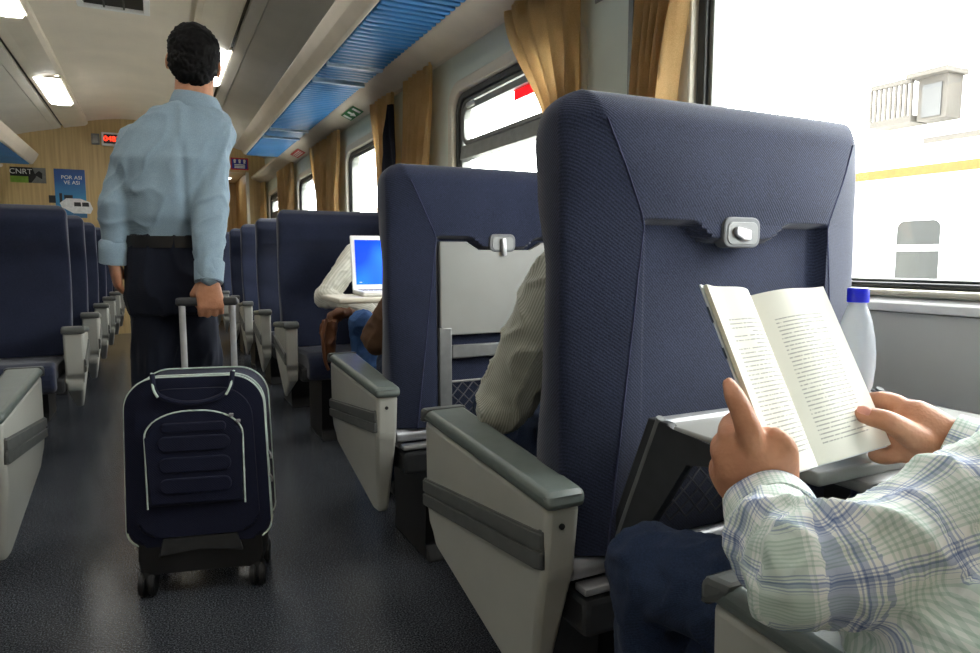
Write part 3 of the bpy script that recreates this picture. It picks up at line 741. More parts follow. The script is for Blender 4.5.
for q in (-1, 1):
    for y in (.012, DY-.04):
        bm = bmesh.new()
        for d in (-.013, .013):
            bmesh.ops.create_cone(bm, cap_ends=True, segments=24, radius1=.036, radius2=.036, depth=.017, matrix=Matrix.Translation((q*.150+d, y, .036)) @ Matrix.Rotation(pi/2, 4, 'Y'))
        bmesh.ops.bevel(bm, geom=[e for e in bm.edges if len(e.link_faces) == 2 and e.calc_face_angle() > 1], offset=.004, segments=2, affect='EDGES')
        w = from_bm('wheel', bm, M['black'], t)
        obox('wheel_fork', (q*.150-.010, y-.016, .03), (q*.150+.010, y+.016, .10), M['darkgrey'], w, .004)
for q in (-1, 1):
    tube('handle_tube', [(q*.072+.012, DY-.025, .59), (q*.072+.012, DY-.025, GZ)], .0095, M['silver'], t, 14)
bm = bmesh.new(); box(bm, (-.077, DY-.039, GZ-.013), (.101, DY-.011, GZ+.013), .009, 3); from_bm('handle_grip', bm, M['darkgrey'], t)
for i, z in enumerate((.40, .33)): tube('zip_pull', [(W2+.002, .03, z), (W2+.010, .028, z-.012), (W2+.008, .028, z-.024)], .0035, M['silver'], body)
# ------------------------------------------------------------------ bottle
M['plastic'] = None
def bottlem():
    k = N('clear plastic'); k.b.inputs['Base Color'].default_value = (.90, .94, .98, 1); k.b.inputs['Roughness'].default_value = .12
    k.b.inputs['Transmission Weight'].default_value = .6; k.b.inputs['IOR'].default_value = 1.2; return k.m
M['plastic'] = bottlem()
bl = at(853, 450, 'z', .7205)
bl = dp(849.5, 452, .885); bl.z = .7205
t = thing('water_bottle', 'clear plastic bottle with a bright blue cap on the lowered tray', 'bottle', bl); t.scale = (.84, .84, 1.01)
rib = lambda a, z: 1+.018*sin(5*a+z*60)*sstep(.0, .03, z)*sstep(.16, .13, z)
lathe('bottle_body', [(.004, .004), (.020, .0), (.024, .004), (.0255, .012), (.0245, .03), (.0225, .045), (.0245, .06), (.0215, .07), (.0265, .085), (.0285, .11), (.0285, .125), (.0265, .145), (.021, .168), (.0155, .182), (.0125, .188), (.0125, .197)], M['plastic'], t, 36, fn=rib)
lathe('label', [(.0252, .012), (.0258, .014), (.0235, .047), (.0225, .048)], plain('cyan label', lin(20, 150, 200), .4), t, 36)
M['cap'] = plain('blue cap', lin(20, 30, 200), .35)
lathe('bottle_cap', [(.012, .191), (.0152, .191), (.0155, .196), (.0155, .207), (.0145, .209), (.012, .2095)], M['cap'], t, 40, fn=lambda a, z: 1+.012*sin(40*a))
# ------------------------------------------------------------------ people: one continuous surface each, clothes fitted over it
class Blob:
    def __init__(s): s.bm = bmesh.new()
    def ball(s, c, r, sub=2):
        bmesh.ops.create_icosphere(s.bm, subdivisions=sub, radius=r, matrix=Matrix.Translation(V(c)))
    def ell(s, c, axes, radii, sub=3):
        X, Y, Z = [V(a).normalized() for a in axes]
        m = Matrix(((X.x*radii[0], Y.x*radii[1], Z.x*radii[2], c[0]), (X.y*radii[0], Y.y*radii[1], Z.y*radii[2], c[1]), (X.z*radii[0], Y.z*radii[1], Z.z*radii[2], c[2]), (0, 0, 0, 1)))
        bmesh.ops.create_icosphere(s.bm, subdivisions=sub, radius=1, matrix=m)
    def chain(s, pts, rs, n=14, k=0):
        pts = [V(p) for p in pts]
        if k:
            a = smooth_path([V((*p, )) for p in pts], k); m = len(pts)-1
            rr = []
            for i in range(len(a)):
                t = i/k; j = min(int(t), m-1); rr.append(rs[j]+(rs[j+1]-rs[j])*sstep(0, 1, t-j) if True else 0)
            pts, rs = a, rr
        tube_bm(s.bm, pts, list(rs), n)
        for p, r in ((pts[0], rs[0]), (pts[-1], rs[-1])): s.ball(p, r*.995)
        if not k:
            for p, r in zip(pts[1:-1], rs[1:-1]): s.ball(p, r*.995)
    def loft(s, secs, n=28, p=2.4):
        """secs: (centre, half-width vector, half-depth vector)"""
        rings = []
        for c, u, w in secs:
            c, u, w = V(c), V(u), V(w); ring = []
            for k in range(n):
                a = 2*pi*k/n; ca, sa = cos(a), sin(a)
                ring.append(s.bm.verts.new(c+u*math.copysign(abs(ca)**(2/p), ca)+w*math.copysign(abs(sa)**(2/p), sa)))
            rings.append(ring)
        for a, b in zip(rings, rings[1:]):
            for k in range(n): s.bm.faces.new((a[k], a[(k+1) % n], b[(k+1) % n], b[k]))
        s.bm.faces.new(rings[0][::-1]); s.bm.faces.new(rings[-1])
    def done(s, name, mat, parent, voxel=.006, smooth=4, disp=None, segs=None):
        bmesh.ops.recalc_face_normals(s.bm, faces=s.bm.faces)
        me = bpy.data.meshes.new(name+'_source'); s.bm.to_mesh(me); s.bm.free()
        o = bpy.data.objects.new(name+'_source', me); COL.objects.link(o)
        r = o.modifiers.new('r', 'REMESH'); r.mode = 'VOXEL'; r.voxel_size = voxel; r.adaptivity = 0
        q = o.modifiers.new('s', 'SMOOTH'); q.factor = .5; q.iterations = smooth
        dg = bpy.context.evaluated_depsgraph_get()
        out = bpy.data.meshes.new_from_object(o.evaluated_get(dg)); out.name = name
        bpy.data.objects.remove(o); bpy.data.meshes.remove(me)
        if segs:
            data = []
            for v in out.vertices:
                best = None
                for (a, b, off, ref) in segs:
                    d = b-a; L = d.length; t = max(0, min(1, (v.co-a).dot(d)/(L*L))); q_ = v.co-a-d*t
                    dist = q_.length
                    if best is None or dist < best[0]: best = (dist, off+L*t, q_, d/L, ref)
                dist, u, q_, dn, ref = best
                e1 = (ref-dn*ref.dot(dn)).normalized(); e2 = dn.cross(e1)
                data += [u, math.atan2(q_.dot(e2), q_.dot(e1))*.062, 0]
        else: data = None
        if disp:
            ns = [v.normal.copy() for v in out.vertices]
            for v, n in zip(out.vertices, ns): v.co += n*disp(v.co)
        if data:
            at_ = out.attributes.new('sleeve', 'FLOAT_VECTOR', 'POINT'); at_.data.foreach_set('vector', data)
        for p in out.polygons: p.use_smooth = True
        return link(name, out, mat, parent)
def folds(amp, k, dirv=None, squash=.35, seed=0):
    d = V(dirv).normalized() if dirv else None
    def f(c):
        q = c.copy()
        if d: q = q-d*(q.dot(d)*(1-squash))
        a = noise.noise(q*k+V((seed, 0, 0))); b = noise.noise(q*k*2.3+V((0, seed, 3)))
        return amp*(1.5*max(0, 1-abs(a)*3.0)**2-.45+b*.45)
    return f
def hand(b, W, d, n, t, curl=.5, sc=1.0, spread=1.0):
    """wrist, direction, palm normal, thumb side"""
    d, n, t = V(d).normalized(), V(n).normalized(), V(t).normalized()
    P_ = lambda a, c, e: V(W)+(d*a+t*c+n*e)*sc
    b.loft([(P_(-.015, 0, 0), t*.026*sc, n*.020*sc), (P_(.02, .002, .0), t*.033*sc, n*.019*sc), (P_(.055, .002, .0), t*.040*sc, n*.016*sc), (P_(.085, .0, .0), t*.041*sc, n*.013*sc), (P_(.096, .0, .0), t*.036*sc, n*.009*sc)], 20)
    for c, L, r in ((.030, .075, .0092), (.010, .084, .0096), (-.011, .078, .0092), (-.030, .060, .0080)):
        p = P_(.088, c, -.002); a = .15+curl*.5; pts = [P_(.055, c*.85, 0), p]; rs = [r*1.05, r]
        for f_, rr in ((.45, .97), (.30, .90), (.25, .74)):
            dd = (d*cos(a)+n*sin(a)+t*c*spread*1.2).normalized(); p = p+dd*L*f_*sc; pts.append(p); rs.append(r*rr); a += curl*1.0
        b.chain(pts, [x*sc for x in rs], 12)
    p0, p1 = P_(.018, .022, .006), P_(.05, .047, .012+.012*curl)
    p2 = p1+(d*.8+t*(.35-.5*curl)+n*(.25+.5*curl)).normalized()*.034*sc; p3 = p2+(d*.9+t*(-.05-.5*curl)+n*(.2+.5*curl)).normalized()*.026*sc
    b.chain([p0, p1, p2, p3], [.017*sc, .0125*sc, .0108*sc, .0082*sc], 12)
def head(b, c, f, u, sc=1.0):
    """c centre of the skull, f face direction, u up"""
    f, u = V(f).normalized(), V(u).normalized(); r = f.cross(u).normalized(); u = r.cross(f)
    P_ = lambda x, y, z: V(c)+(r*x+f*y+u*z)*sc
    A = (r, f, u)
    b.ell(P_(0, -.012, .022), A, [x*sc for x in (.074, .095, .086)])
    b.ell(P_(0, .025, -.035), A, [x*sc for x in (.060, .066, .072)])
    b.ell(P_(0, .052, -.085), A, [x*sc for x in (.033, .030, .026)], 2)
    b.ell(P_(0, .087, .018), A, [x*sc for x in (.050, .012, .012)], 2)
    b.chain([P_(0, .090, .010), P_(0, .104, -.018), P_(0, .110, -.032)], [.007*sc, .010*sc, .013*sc], 10)
    for q in (-1, 1): b.ball(P_(q*.011, .100, -.036), .008*sc)
    b.ell(P_(0, .086, -.060), A, [x*sc for x in (.024, .012, .006)], 2); b.ell(P_(0, .084, -.070), A, [x*sc for x in (.021, .012, .007)], 2)
    for q in (-1, 1):
        b.ell(P_(q*.078, -.010, -.010), (r, (f*.9+u*.3-r*q*.2), u), [x*sc for x in (.010, .020, .032)], 2)
        b.ell(P_(q*.040, .078, -.028), A, [x*sc for x in (.018, .014, .012)], 2)
    return P_, A
def eyes(P_, sc, parent, mats):
    for q in (-1, 1):
        bm = bmesh.new(); bmesh.ops.create_icosphere(bm, subdivisions=2, radius=.0115*sc, matrix=Matrix.Translation(P_(q*.031, .079, .000))); e = from_bm('eye', bm, mats[0], parent, 80)
        bm = bmesh.new(); bmesh.ops.create_icosphere(bm, subdivisions=2, radius=.0062*sc, matrix=Matrix.Translation(P_(q*.031, .0858, .000))); from_bm('iris', bm, mats[1], e, 80)
def hair_cap(P_, A, sc, parent, mat, back=True, seed=0):
    b = Blob()
    b.ell(P_(0, -.022, .034), A, [x*sc for x in (.0805, .097, .086)]); b.ell(P_(0, -.040, -.012), A, [x*sc for x in (.0765, .072, .070)])
    b.ell(P_(0, -.052, -.052), A, [x*sc for x in (.056, .046, .038)])
    b.ell(P_(0, .035, .075), A, [x*sc for x in (.056, .050, .036)])
    for q in (-1, 1): b.ell(P_(q*.070, .028, .015), A, [x*sc for x in (.012, .012, .034)], 2)
    def d(c): return .0045*(1-2*abs(noise.noise(c*70+V((seed, 0, 0)))))+.003*noise.noise(c*140)
    return b.done('hair', mat, parent, .0045, 2, d)
def skinm(name, c0, c1):
    k = N(name); c = k.co(); n = k.n('ShaderNodeTexNoise', Scale=28, Detail=5); k.l(c, n.inputs['Vector'])
    k.l(k.ramp(n.outputs['Fac'], [(.3, c0), (.7, c1)]), k.b.inputs['Base Color'])
    k.b.inputs['Roughness'].default_value = .48; k.b.inputs['Subsurface Weight'].default_value = .08; k.b.inputs['Subsurface Radius'].default_value = (.01, .004, .002); k.b.inputs['Subsurface Scale'].default_value = .4
    v = k.n('ShaderNodeTexVoronoi', Scale=260); k.l(c, v.inputs['Vector']); n3 = k.n('ShaderNodeTexNoise', Scale=60, Detail=4); k.l(c, n3.inputs['Vector'])
    k.bump(k.math('ADD', k.math('MULTIPLY', v.outputs['Distance'], .5), n3.outputs['Fac']), .25, .0025); return k.m
M['skin'] = skinm('tan skin', lin(176, 120, 88), lin(206, 150, 118))
M['skin_pale'] = skinm('light tan skin', lin(204, 150, 122), lin(226, 176, 150))
M['nail'] = plain('fingernail', lin(216, 168, 150), .3)
M['hair'] = plain('black hair', lin(10, 9, 9), .75, spec=.2, scale=60, bump=.4, bscale=300)
M['eye'] = plain('eye white', lin(225, 220, 214), .2); M['iris'] = plain('dark iris', lin(40, 26, 18), .15)
M['shirt'] = fabric('pale blue shirt cotton', lin(122, 143, 158), lin(152, 172, 185), scale=150, rough=.85, bump=.12, sheen=.1)
M['trousers'] = fabric('dark trousers cloth', lin(20, 23, 34), lin(32, 36, 50), scale=120, bump=.2, sheen=.05)
M['denim'] = fabric('dark blue denim', lin(20, 30, 50), lin(46, 60, 88), scale=200, bump=.2, sheen=.05)
M['denimlight'] = fabric('blue denim', lin(50, 84, 136), lin(86, 122, 176), scale=130, bump=.4, sheen=.05)
M['leather'] = plain('brown leather', lin(104, 62, 34), .5, var=.25, scale=12, bump=.3)
M['blackleather'] = plain('black leather', lin(20, 19, 20), .4)
M['sweater'] = None
def ribm(name, c0, c1, sc):
    k = N(name); a = k.n('ShaderNodeAttribute', attribute_name='sleeve'); sp = k.n('ShaderNodeSeparateXYZ'); k.l(a.outputs['Vector'], sp.inputs[0])
    w = k.math('SINE', k.math('MULTIPLY', sp.outputs['Y'], sc)); w = k.math('ADD', k.math('MULTIPLY', w, .5), .5)
    n = k.n('ShaderNodeTexNoise', Scale=300, Detail=2); k.l(k.co(), n.inputs['Vector'])
    f = k.math('ADD', k.math('MULTIPLY', w, .65), k.math('MULTIPLY', n.outputs['Fac'], .35))
    k.l(k.ramp(f, [(.15, c0), (.7, c1)]), k.b.inputs['Base Color']); k.b.inputs['Roughness'].default_value = .95; k.b.inputs['Sheen Weight'].default_value = .3
    k.bump(f, .4, .002); return k.m
M['sweater'] = ribm('grey ribbed knit', lin(132, 132, 121), lin(166, 166, 154), 1000)
M['whiteknit'] = ribm('off white knit', lin(200, 198, 184), lin(222, 220, 208), 420)
M['brownsleeve'] = plain('brown sleeve cloth', lin(98, 70, 50), .9, bump=.3)
def plaidm():
    k = N('white mint blue plaid'); a = k.n('ShaderNodeAttribute', attribute_name='sleeve'); sp = k.n('ShaderNodeSeparateXYZ'); k.l(a.outputs['Vector'], sp.inputs[0])
    def band(co, per, off, wid):
        x = k.math('FRACT', k.math('ADD', k.math('DIVIDE', co, per), off)); d = k.math('ABSOLUTE', k.math('SUBTRACT', x, .5))
        return k.math('LESS_THAN', d, wid)
    def fine(co, per):
        return k.math('LESS_THAN', k.math('FRACT', k.math('DIVIDE', co, per)), .42)
    u, v = sp.outputs['X'], sp.outputs['Y']
    def layer(base, fac, col, amt):
        m = k.n('ShaderNodeMix', data_type='RGBA', blend_type='MULTIPLY'); k.l(k.math('MULTIPLY', fac, amt), m.inputs[0])
        if isinstance(base, tuple): m.inputs[6].default_value = base
        else: k.l(base, m.inputs[6])
        m.inputs[7].default_value = col; return m.outputs[2]
    mint, blue = lin(176, 206, 192), lin(118, 146, 200)
    c = lin(243, 245, 242)
    for co in (u, v):
        c = layer(c, band(co, .068, .0, .24), mint, .14)
        c = layer(c, k.math('MULTIPLY', band(co, .068, .0, .26), fine(co, .0050)), mint, .4)
        c = layer(c, k.math('MULTIPLY', band(co, .068, .5, .16), fine(co, .0040)), blue, .55)
        c = layer(c, band(co, .068, .5, .035), blue, .5)
    k.l(c, k.b.inputs['Base Color']); k.b.inputs['Roughness'].default_value = .8; k.b.inputs['Sheen Weight'].default_value = .1
    n = k.n('ShaderNodeTexNoise', Scale=500, Detail=2); k.l(k.co(), n.inputs['Vector']); k.bump(n.outputs['Fac'], .12, .001)
    tr = k.n('ShaderNodeBsdfTranslucent'); k.l(c, tr.inputs[0]); mx = k.n('ShaderNodeMixShader'); mx.inputs[0].default_value = .12
    k.l(k.b.outputs[0], mx.inputs[1]); k.l(tr.outputs[0], mx.inputs[2]); k.l(mx.outputs[0], k.out.inputs[0]); return k.m
M['plaid'] = plaidm()
def torso_secs(J, sc, r):
    """pelvis, waist, chest, shoulder line, neck base; r = (right vector)"""
    r = V(r).normalized(); out = []
    ax = (J['neck']-J['pelvis']).normalized(); fw = ax.cross(r).normalized()
    def mix(t): return J['pelvis'].lerp(J['chest'], t)
    for c, w, dth in ((J['pelvis']-ax*.09, .150, .112), (J['pelvis'], .165, .122), (mix(.5), .148, .112), (mix(.8), .160, .118), (J['chest'], .172, .120), (J['chest'].lerp(J['neck'], .45), .170, .102), (J['chest'].lerp(J['neck'], .78), .125, .078), (J['neck'], .062, .062)):
        out.append((c, r*w*sc, fw*dth*sc))
    return out
def limb_segs(pts, ref, off=0):
    pts = smooth_path(pts, 7) if len(pts) > 2 else [V(p) for p in pts]
    ref = V(ref)
    out = []
    for a, b in zip(pts, pts[1:]):
        d = (b-a).normalized(); ref = (ref-d*ref.dot(d)).normalized(); out.append((a, b, off, ref.copy())); off += (b-a).length
    return out
def limb_segs_old(pts, ref, off=0):
    out = []
    for a, b in zip(pts, pts[1:]): out.append((V(a), V(b), off, V(ref))); off += (V(b)-V(a)).length
    return out
# ---------------- the man walking away
def walking_man():
    g = lambda x, y, Y: at(x, y, 'y', Y)
    J = dict(pelvis=g(172, 262, 2.42), chest=g(170, 160, 2.38), neck=g(194, 101, 2.37), head=g(194, 63, 2.375))
    J['shR'], J['elR'], J['wrR'] = g(211, 134, 2.36), g(211, 212, 2.29), g(209, 278, 2.212)
    J['shL'], J['elL'], J['wrL'] = g(137, 140, 2.41), g(116, 205, 2.38), g(114, 259, 2.40)
    J['hipR'], J['knR'], J['anR'] = g(192, 285, 2.42), g(203, 395, 2.52), V((.34, 2.46, .09))
    J['hipL'], J['knL'], J['anL'] = g(156, 285, 2.42), g(157, 400, 2.46), V((.135, 2.62, .085))
    t = thing('person', 'man in a pale blue shirt walking away down the aisle pulling a suitcase', 'person', (.22, 2.42, 0))
    inv = Matrix.Translation((-.22, -2.42, 0)); loc = lambda o: setattr(o, 'matrix_parent_inverse', inv)
    r = (J['shR']-J['shL']).normalized(); r = V((r.x, r.y, 0)).normalized()
    fwd = V((0, 0, 1)).cross(r)
    b = Blob(); b.loft(torso_secs(J, .78, r))
    b.chain([J['neck']-V((0, 0, .06)), J['neck'], J['head']-V((0, 0, .03))], [.062, .058, .056])
    hf = V((.10, 1, -.03)); hu = V((.09, 0, 1)); hs = .92
    P_, A = head(b, J['head'], hf, hu, hs)
    for s in 'RL':
        b.chain([J['sh'+s]-V((0, 0, .012)), J['el'+s], J['wr'+s]], [.036, .034, .027]); b.chain([J['hip'+s], J['kn'+s], J['an'+s]], [.075, .05, .036])
        b.chain([J['an'+s], V((J['an'+s].x, J['an'+s].y+.10, .035))], [.034, .03])
    hand(b, J['wrR'], V((.03, -.05, -1)), V((.0, 1, -.05)), V((-1, .1, 0)), 1.05, .98)
    hand(b, J['wrL'], V((.08, .15, -1)), V((.95, .3, 0)), V((-.2, 1, 0)), .95, .95)
    body = b.done('body', M['skin'], t, .0048, 3); loc(body)
    h = hair_cap(P_, A, hs, t, M['hair']); loc(h)
    eyes(P_, hs, t, (M['eye'], M['iris']))
    for ch in t.children:
        if ch.name.startswith('eye'): loc(ch)
    b = Blob(); secs = torso_secs(J, 1.0, r); ax = (J['neck']-J['pelvis']).normalized()
    beltc = g(170, 235, 2.42)
    fw_ = ax.cross(r).normalized()
    b.loft([(beltc-V((0, 0, .012)), r*.118, fw_*.108), (beltc+V((0, 0, .03)), r*.134, fw_*.122), (J['pelvis'].lerp(J['chest'], .45), r*.136, fw_*.120), (J['pelvis'].lerp(J['chest'], .8), r*.152, fw_*.120), (J['chest'], r*.166, fw_*.122), (J['chest'].lerp(J['neck'], .45), r*.163, fw_*.104), (J['chest'].lerp(J['neck'], .8), r*.115, fw_*.084), (J['neck']-ax*.01, r*.068, fw_*.072)])
    b.chain([J['shR'], J['elR'], J['wrR']+V((0, 0, .012))], [.062, .054, .040]); b.chain([J['shL'], J['elL'], J['wrL']+V((0, 0, .012))], [.054, .050, .038])
    def disp(c):
        f = folds(.0055, 7, (.25, 0, 1), .35, 2)(c)+folds(.0035, 17, (1, 0, .7), .5, 5)(c)
        f -= .012*math.exp(-((c.x-.262-.03*(1.3-c.z))/.012)**2)*sstep(1.02, 1.08, c.z)*sstep(1.36, 1.28, c.z)*(1 if c.y < 2.4 else 0)
        return f
    sh = b.done('shirt', M['shirt'], t, .0058, 9, disp); loc(sh)
    # collar and cuffs as sub-parts
    bm = bmesh.new(); n = 40; rows = []
    for j, (dz, rr) in enumerate(((-.030, .074), (-.01, .066), (.012, .0600), (.018, .0625), (.006, .069), (-.022, .080), (-.032, .080))):
        rows.append([bm.verts.new(J['neck']+V((.006, 0, dz+.014*sin(a*1.0-pi/2)*.6))+r*rr*cos(a)+fwd*rr*1.0*sin(a)) for a in [2*pi*k/n for k in range(n)]])
    for a_, b_ in zip(rows, rows[1:]):
        for k in range(n): bm.faces.new((a_[k], a_[(k+1) % n], b_[(k+1) % n], b_[k]))
    loc_c = from_bm('collar', bm, M['shirt'], sh, 80); loc_c.matrix_parent_inverse = Matrix()
    for s in 'RL':
        d = (J['wr'+s]-J['el'+s]).normalized(); p = J['wr'+s]
        bm = bmesh.new(); tube_bm(bm, [p-d*.060, p-d*.05, p-d*.02, p+d*.014, p+d*.016, p+d*.006], [.036, .0445, .043, .041, .038, .036], 24)
        from_bm('cuff', bm, M['shirt'], sh, 80)
    b = Blob(); hipc = J['pelvis']
    b.loft([(beltc+V((0, 0, .005)), r*.124, fw_*.110), (beltc-V((0, 0, .06)), r*.134, fw_*.118), (hipc-V((0, 0, .08)), r*.140, fw_*.124), (hipc-V((0, 0, .16)), r*.134, fw_*.112)])
    for s in 'RL': b.chain([J['hip'+s]+V((0, 0, .02)), J['hip'+s]-V((0, 0, .12)), J['kn'+s], J['an'+s].lerp(J['kn'+s], .5), J['an'+s]+V((0, 0, .005))], [.078, .080, .068, .062, .060])
    tr = b.done('trousers', M['trousers'], t, .0062, 4, folds(.006, 12, (0, 0, 1), .4, 9)); loc(tr)
    bm = bmesh.new(); n = 40; rows = []
    for dz, e in ((-.018, 0), (-.018, .006), (.018, .006), (.018, 0)):
        rows.append([bm.verts.new(beltc+V((0, 0, dz-.018))+r*(.124+e)*math.copysign(abs(cos(a))**.85, cos(a))+fw_*(.113+e)*math.copysign(abs(sin(a))**.85, sin(a))) for a in [2*pi*k/n for k in range(n)]])
    for i in range(4):
        for k in range(n): bm.faces.new((rows[i][k], rows[i][(k+1) % n], rows[(i+1) % 4][(k+1) % n], rows[(i+1) % 4][k]))
    loc(from_bm('belt', bm, M['blackleather'], t, 50))
    for s in 'RL':
        a = J['an'+s]; b = Blob(); fl = V((a.x, a.y, 0))
        b.loft([(fl+V((0, -.055, .03)), V((.034, 0, 0)), V((0, 0, .030))), (fl+V((0, -.03, .045)), V((.037, 0, 0)), V((0, 0, .045))), (fl+V((0, .05, .04)), V((.040, 0, 0)), V((0, 0, .040))), (fl+V((0, .13, .03)), V((.046, 0, 0)), V((0, 0, .030))), (fl+V((0, .20, .022)), V((.032, 0, 0)), V((0, 0, .022)))], 20)
        loc(b.done('shoe', M['blackleather'], t, .005, 3))
    return t
walking_man()
# ---------------- seated people
def seated(name_label, loc0, facing, J, mats, segs_all, hs=.95, voxel=.006, hands=(), hair=True, lean_head=None, cuff=False, extra=None, sleeve_r=(.064, .060, .045), disp=None, shirt_voxel=.006, body_fn=None, trouser_disp=None, cuff_mat=None):
    t = thing('person', name_label, 'person', loc0)
    inv = Matrix.Translation(-V(loc0)); fix = lambda o: (setattr(o, 'matrix_parent_inverse', inv), o)[1]
    f = V(facing).normalized(); r = f.cross(V((0, 0, 1))).normalized()
    rr = (J['shR']-J['shL']).normalized()
    b = Blob(); b.loft(torso_secs(J, .86, rr))
    b.chain([J['neck']-V((0, 0, .05)), J['neck'], J['head']-V((0, 0, .03))], [.06, .056, .054])
    P_, A = head(b, J['head'], J.get('hf', f), J.get('hu', V((0, 0, 1))), hs)
    for s in 'RL':
        b.chain(*((J['path'+s][0]+[J['wr'+s]], [x*.62 for x in J['path'+s][1]]+[.027]) if 'path'+s in J else ([J['sh'+s], J['el'+s], J['wr'+s]], [.044, .038, .027]))); b.chain([J['hip'+s], J['kn'+s], J['an'+s]], [.072, .05, .036]); b.chain([J['an'+s], J['an'+s]+f*.11-V((0, 0, .05))], [.034, .03])
    if body_fn: body_fn(b)
    for h in hands: hand(b, *h)
    fix(b.done('body', mats['skin'], t, voxel, 3))
    if hair: fix(hair_cap(P_, A, hs, t, mats.get('hair', M['hair'])))
    k0 = set(t.children); eyes(P_, hs, t, (M['eye'], M['iris']))
    for ch in set(t.children)-k0: fix(ch)
    b = Blob(); s_ = torso_secs(J, 1.06, rr); b.loft(s_)
    if extra: extra(b)
    R_ = sleeve_r
    for s in 'RL':
        if ('path'+s) in J: b.chain(*J['path'+s])
        else: b.chain([J['sh'+s], J['el'+s], J['wr'+s]], R_)
    sh = fix(b.done(mats.get('shirtname', 'shirt'), mats['shirt'], t, shirt_voxel, 4, disp, segs_all))
    b = Blob(); pel = J['pelvis']
    b.loft([(pel+V((0, 0, .06)), rr*.160, f*.12), (pel-V((0, 0, .03)), rr*.172, f*.14), (pel-V((0, 0, .085)), rr*.16, f*.13)])
    for s in 'RL': b.chain([J['hip'+s], J['hip'+s].lerp(J['kn'+s], .5), J['kn'+s], J['kn'+s].lerp(J['an'+s], .45), J['an'+s]+V((0, 0, .02))], [.092, .088, .074, .066, .06])
    fix(b.done('jeans', mats['legs'], t, .007, 5, trouser_disp or folds(.005, 14, None, 1, 4)))
    for s in 'RL':
        a = J['an'+s]; fl = V((a.x, a.y, 0)); b = Blob(); U_ = V((0, 0, 1))
        b.loft([(fl-f*.055+U_*.03, r*.034, U_*.030), (fl-f*.03+U_*.045, r*.037, U_*.045), (fl+f*.05+U_*.04, r*.040, U_*.04), (fl+f*.13+U_*.03, r*.046, U_*.03), (fl+f*.20+U_*.022, r*.032, U_*.022)], 20)
        fix(b.done('shoe', M['blackleather'], t, .006, 3))
    return t, sh, fix
def std_joints(x, y, facing, zs=.50, slouch=.0, head_z=1.10):
    f = V(facing); r = f.cross(V((0, 0, 1)))
    p = V((x, y, zs)); J = dict(pelvis=p, chest=p+V((0, 0, .34))-f*slouch, neck=p+V((0, 0, .50))-f*slouch*1.1)
    J['head'] = V((x, y, head_z))-f*slouch*.9
    for s, q in (('R', 1), ('L', -1)):
        J['sh'+s] = J['chest'].lerp(J['neck'], .55)+r*q*.165; J['el'+s] = J['sh'+s]+r*q*.06-V((0, 0, .25))+f*.08; J['wr'+s] = J['el'+s]+f*.22-r*q*.10+V((0, 0, .0))
        J['hip'+s] = p+r*q*.09+f*.04; J['kn'+s] = p+r*q*.11+f*.43+V((0, 0, .03)); J['an'+s] = p+r*q*.10+f*.43; J['an'+s].z = .09
    return J
# sweater passenger in the near seat: an arm shows beyond the backrest
J = std_joints(1.11, 1.17, (0, 1, 0), .52, .03, 1.09)
J['shL'], J['elL'], J['wrL'] = V((.925, 1.16, .93)), at(502, 408, 'y', 1.23), V((.99, 1.40, .69))
sg = limb_segs([J['shL']+V((.08, 0, .06)), J['shL'], J['elL'], J['wrL']], (0, 1, 0)) + limb_segs([J['shR'], J['elR'], J['wrR']], (0, 1, 0)) + limb_segs([J['pelvis']+V((.0, 0, 0)), J['chest'], J['neck']], (0, 1, 0))
J['pathL'] = ([J['shL']+V((.06, 0, .02)), J['shL'], J['shL'].lerp(J['elL'], .55), J['elL'], J['elL'].lerp(J['wrL'], .5), J['wrL']], [.075, .074, .068, .060, .052, .042])
seated('passenger in a grey ribbed sweater, elbow on the near armrest, mostly hidden by the seat', (1.11, 1.2, .42), (0, 1, 0), J, dict(skin=M['skin'], shirt=M['sweater'], legs=M['denim'], shirtname='sweater'), sg,
       hands=[(J['wrL'], V((.2, 1, -.1)), V((0, .1, -1)), V((1, 0, 0)), .4), (J['wrR'], V((-.2, 1, -.1)), V((0, .1, -1)), V((-1, 0, 0)), .4)], disp=folds(.005, 16, None, 1, 3))
# laptop user in the next seat: a brown elbow shows
J = std_joints(1.13, 2.14, (0, 1, 0), .52, .04, 1.06)
J['elL'] = at(379, 338, 'y', 2.22); J['wrL'] = V((.98, 2.48, .76)); J['elR'] = V((1.42, 2.2, .72)); J['wrR'] = V((1.24, 2.55, .78)); J['shL'] = V((.955, 2.13, .90))
seated('passenger with brown sleeves using the laptop, only an elbow showing beside the seat', (1.13, 2.15, .42), (0, 1, 0), J, dict(skin=M['skin'], shirt=M['brownsleeve'], legs=M['denim'], shirtname='jumper'), None,
       hands=[(J['wrL'], V((.15, 1, .1)), V((0, .1, -1)), V((1, 0, 0)), .3), (J['wrR'], V((-.15, 1, .1)), V((0, .1, -1)), V((-1, 0, 0)), .3)], disp=folds(.004, 16, None, 1, 7), sleeve_r=(.062, .062, .045))
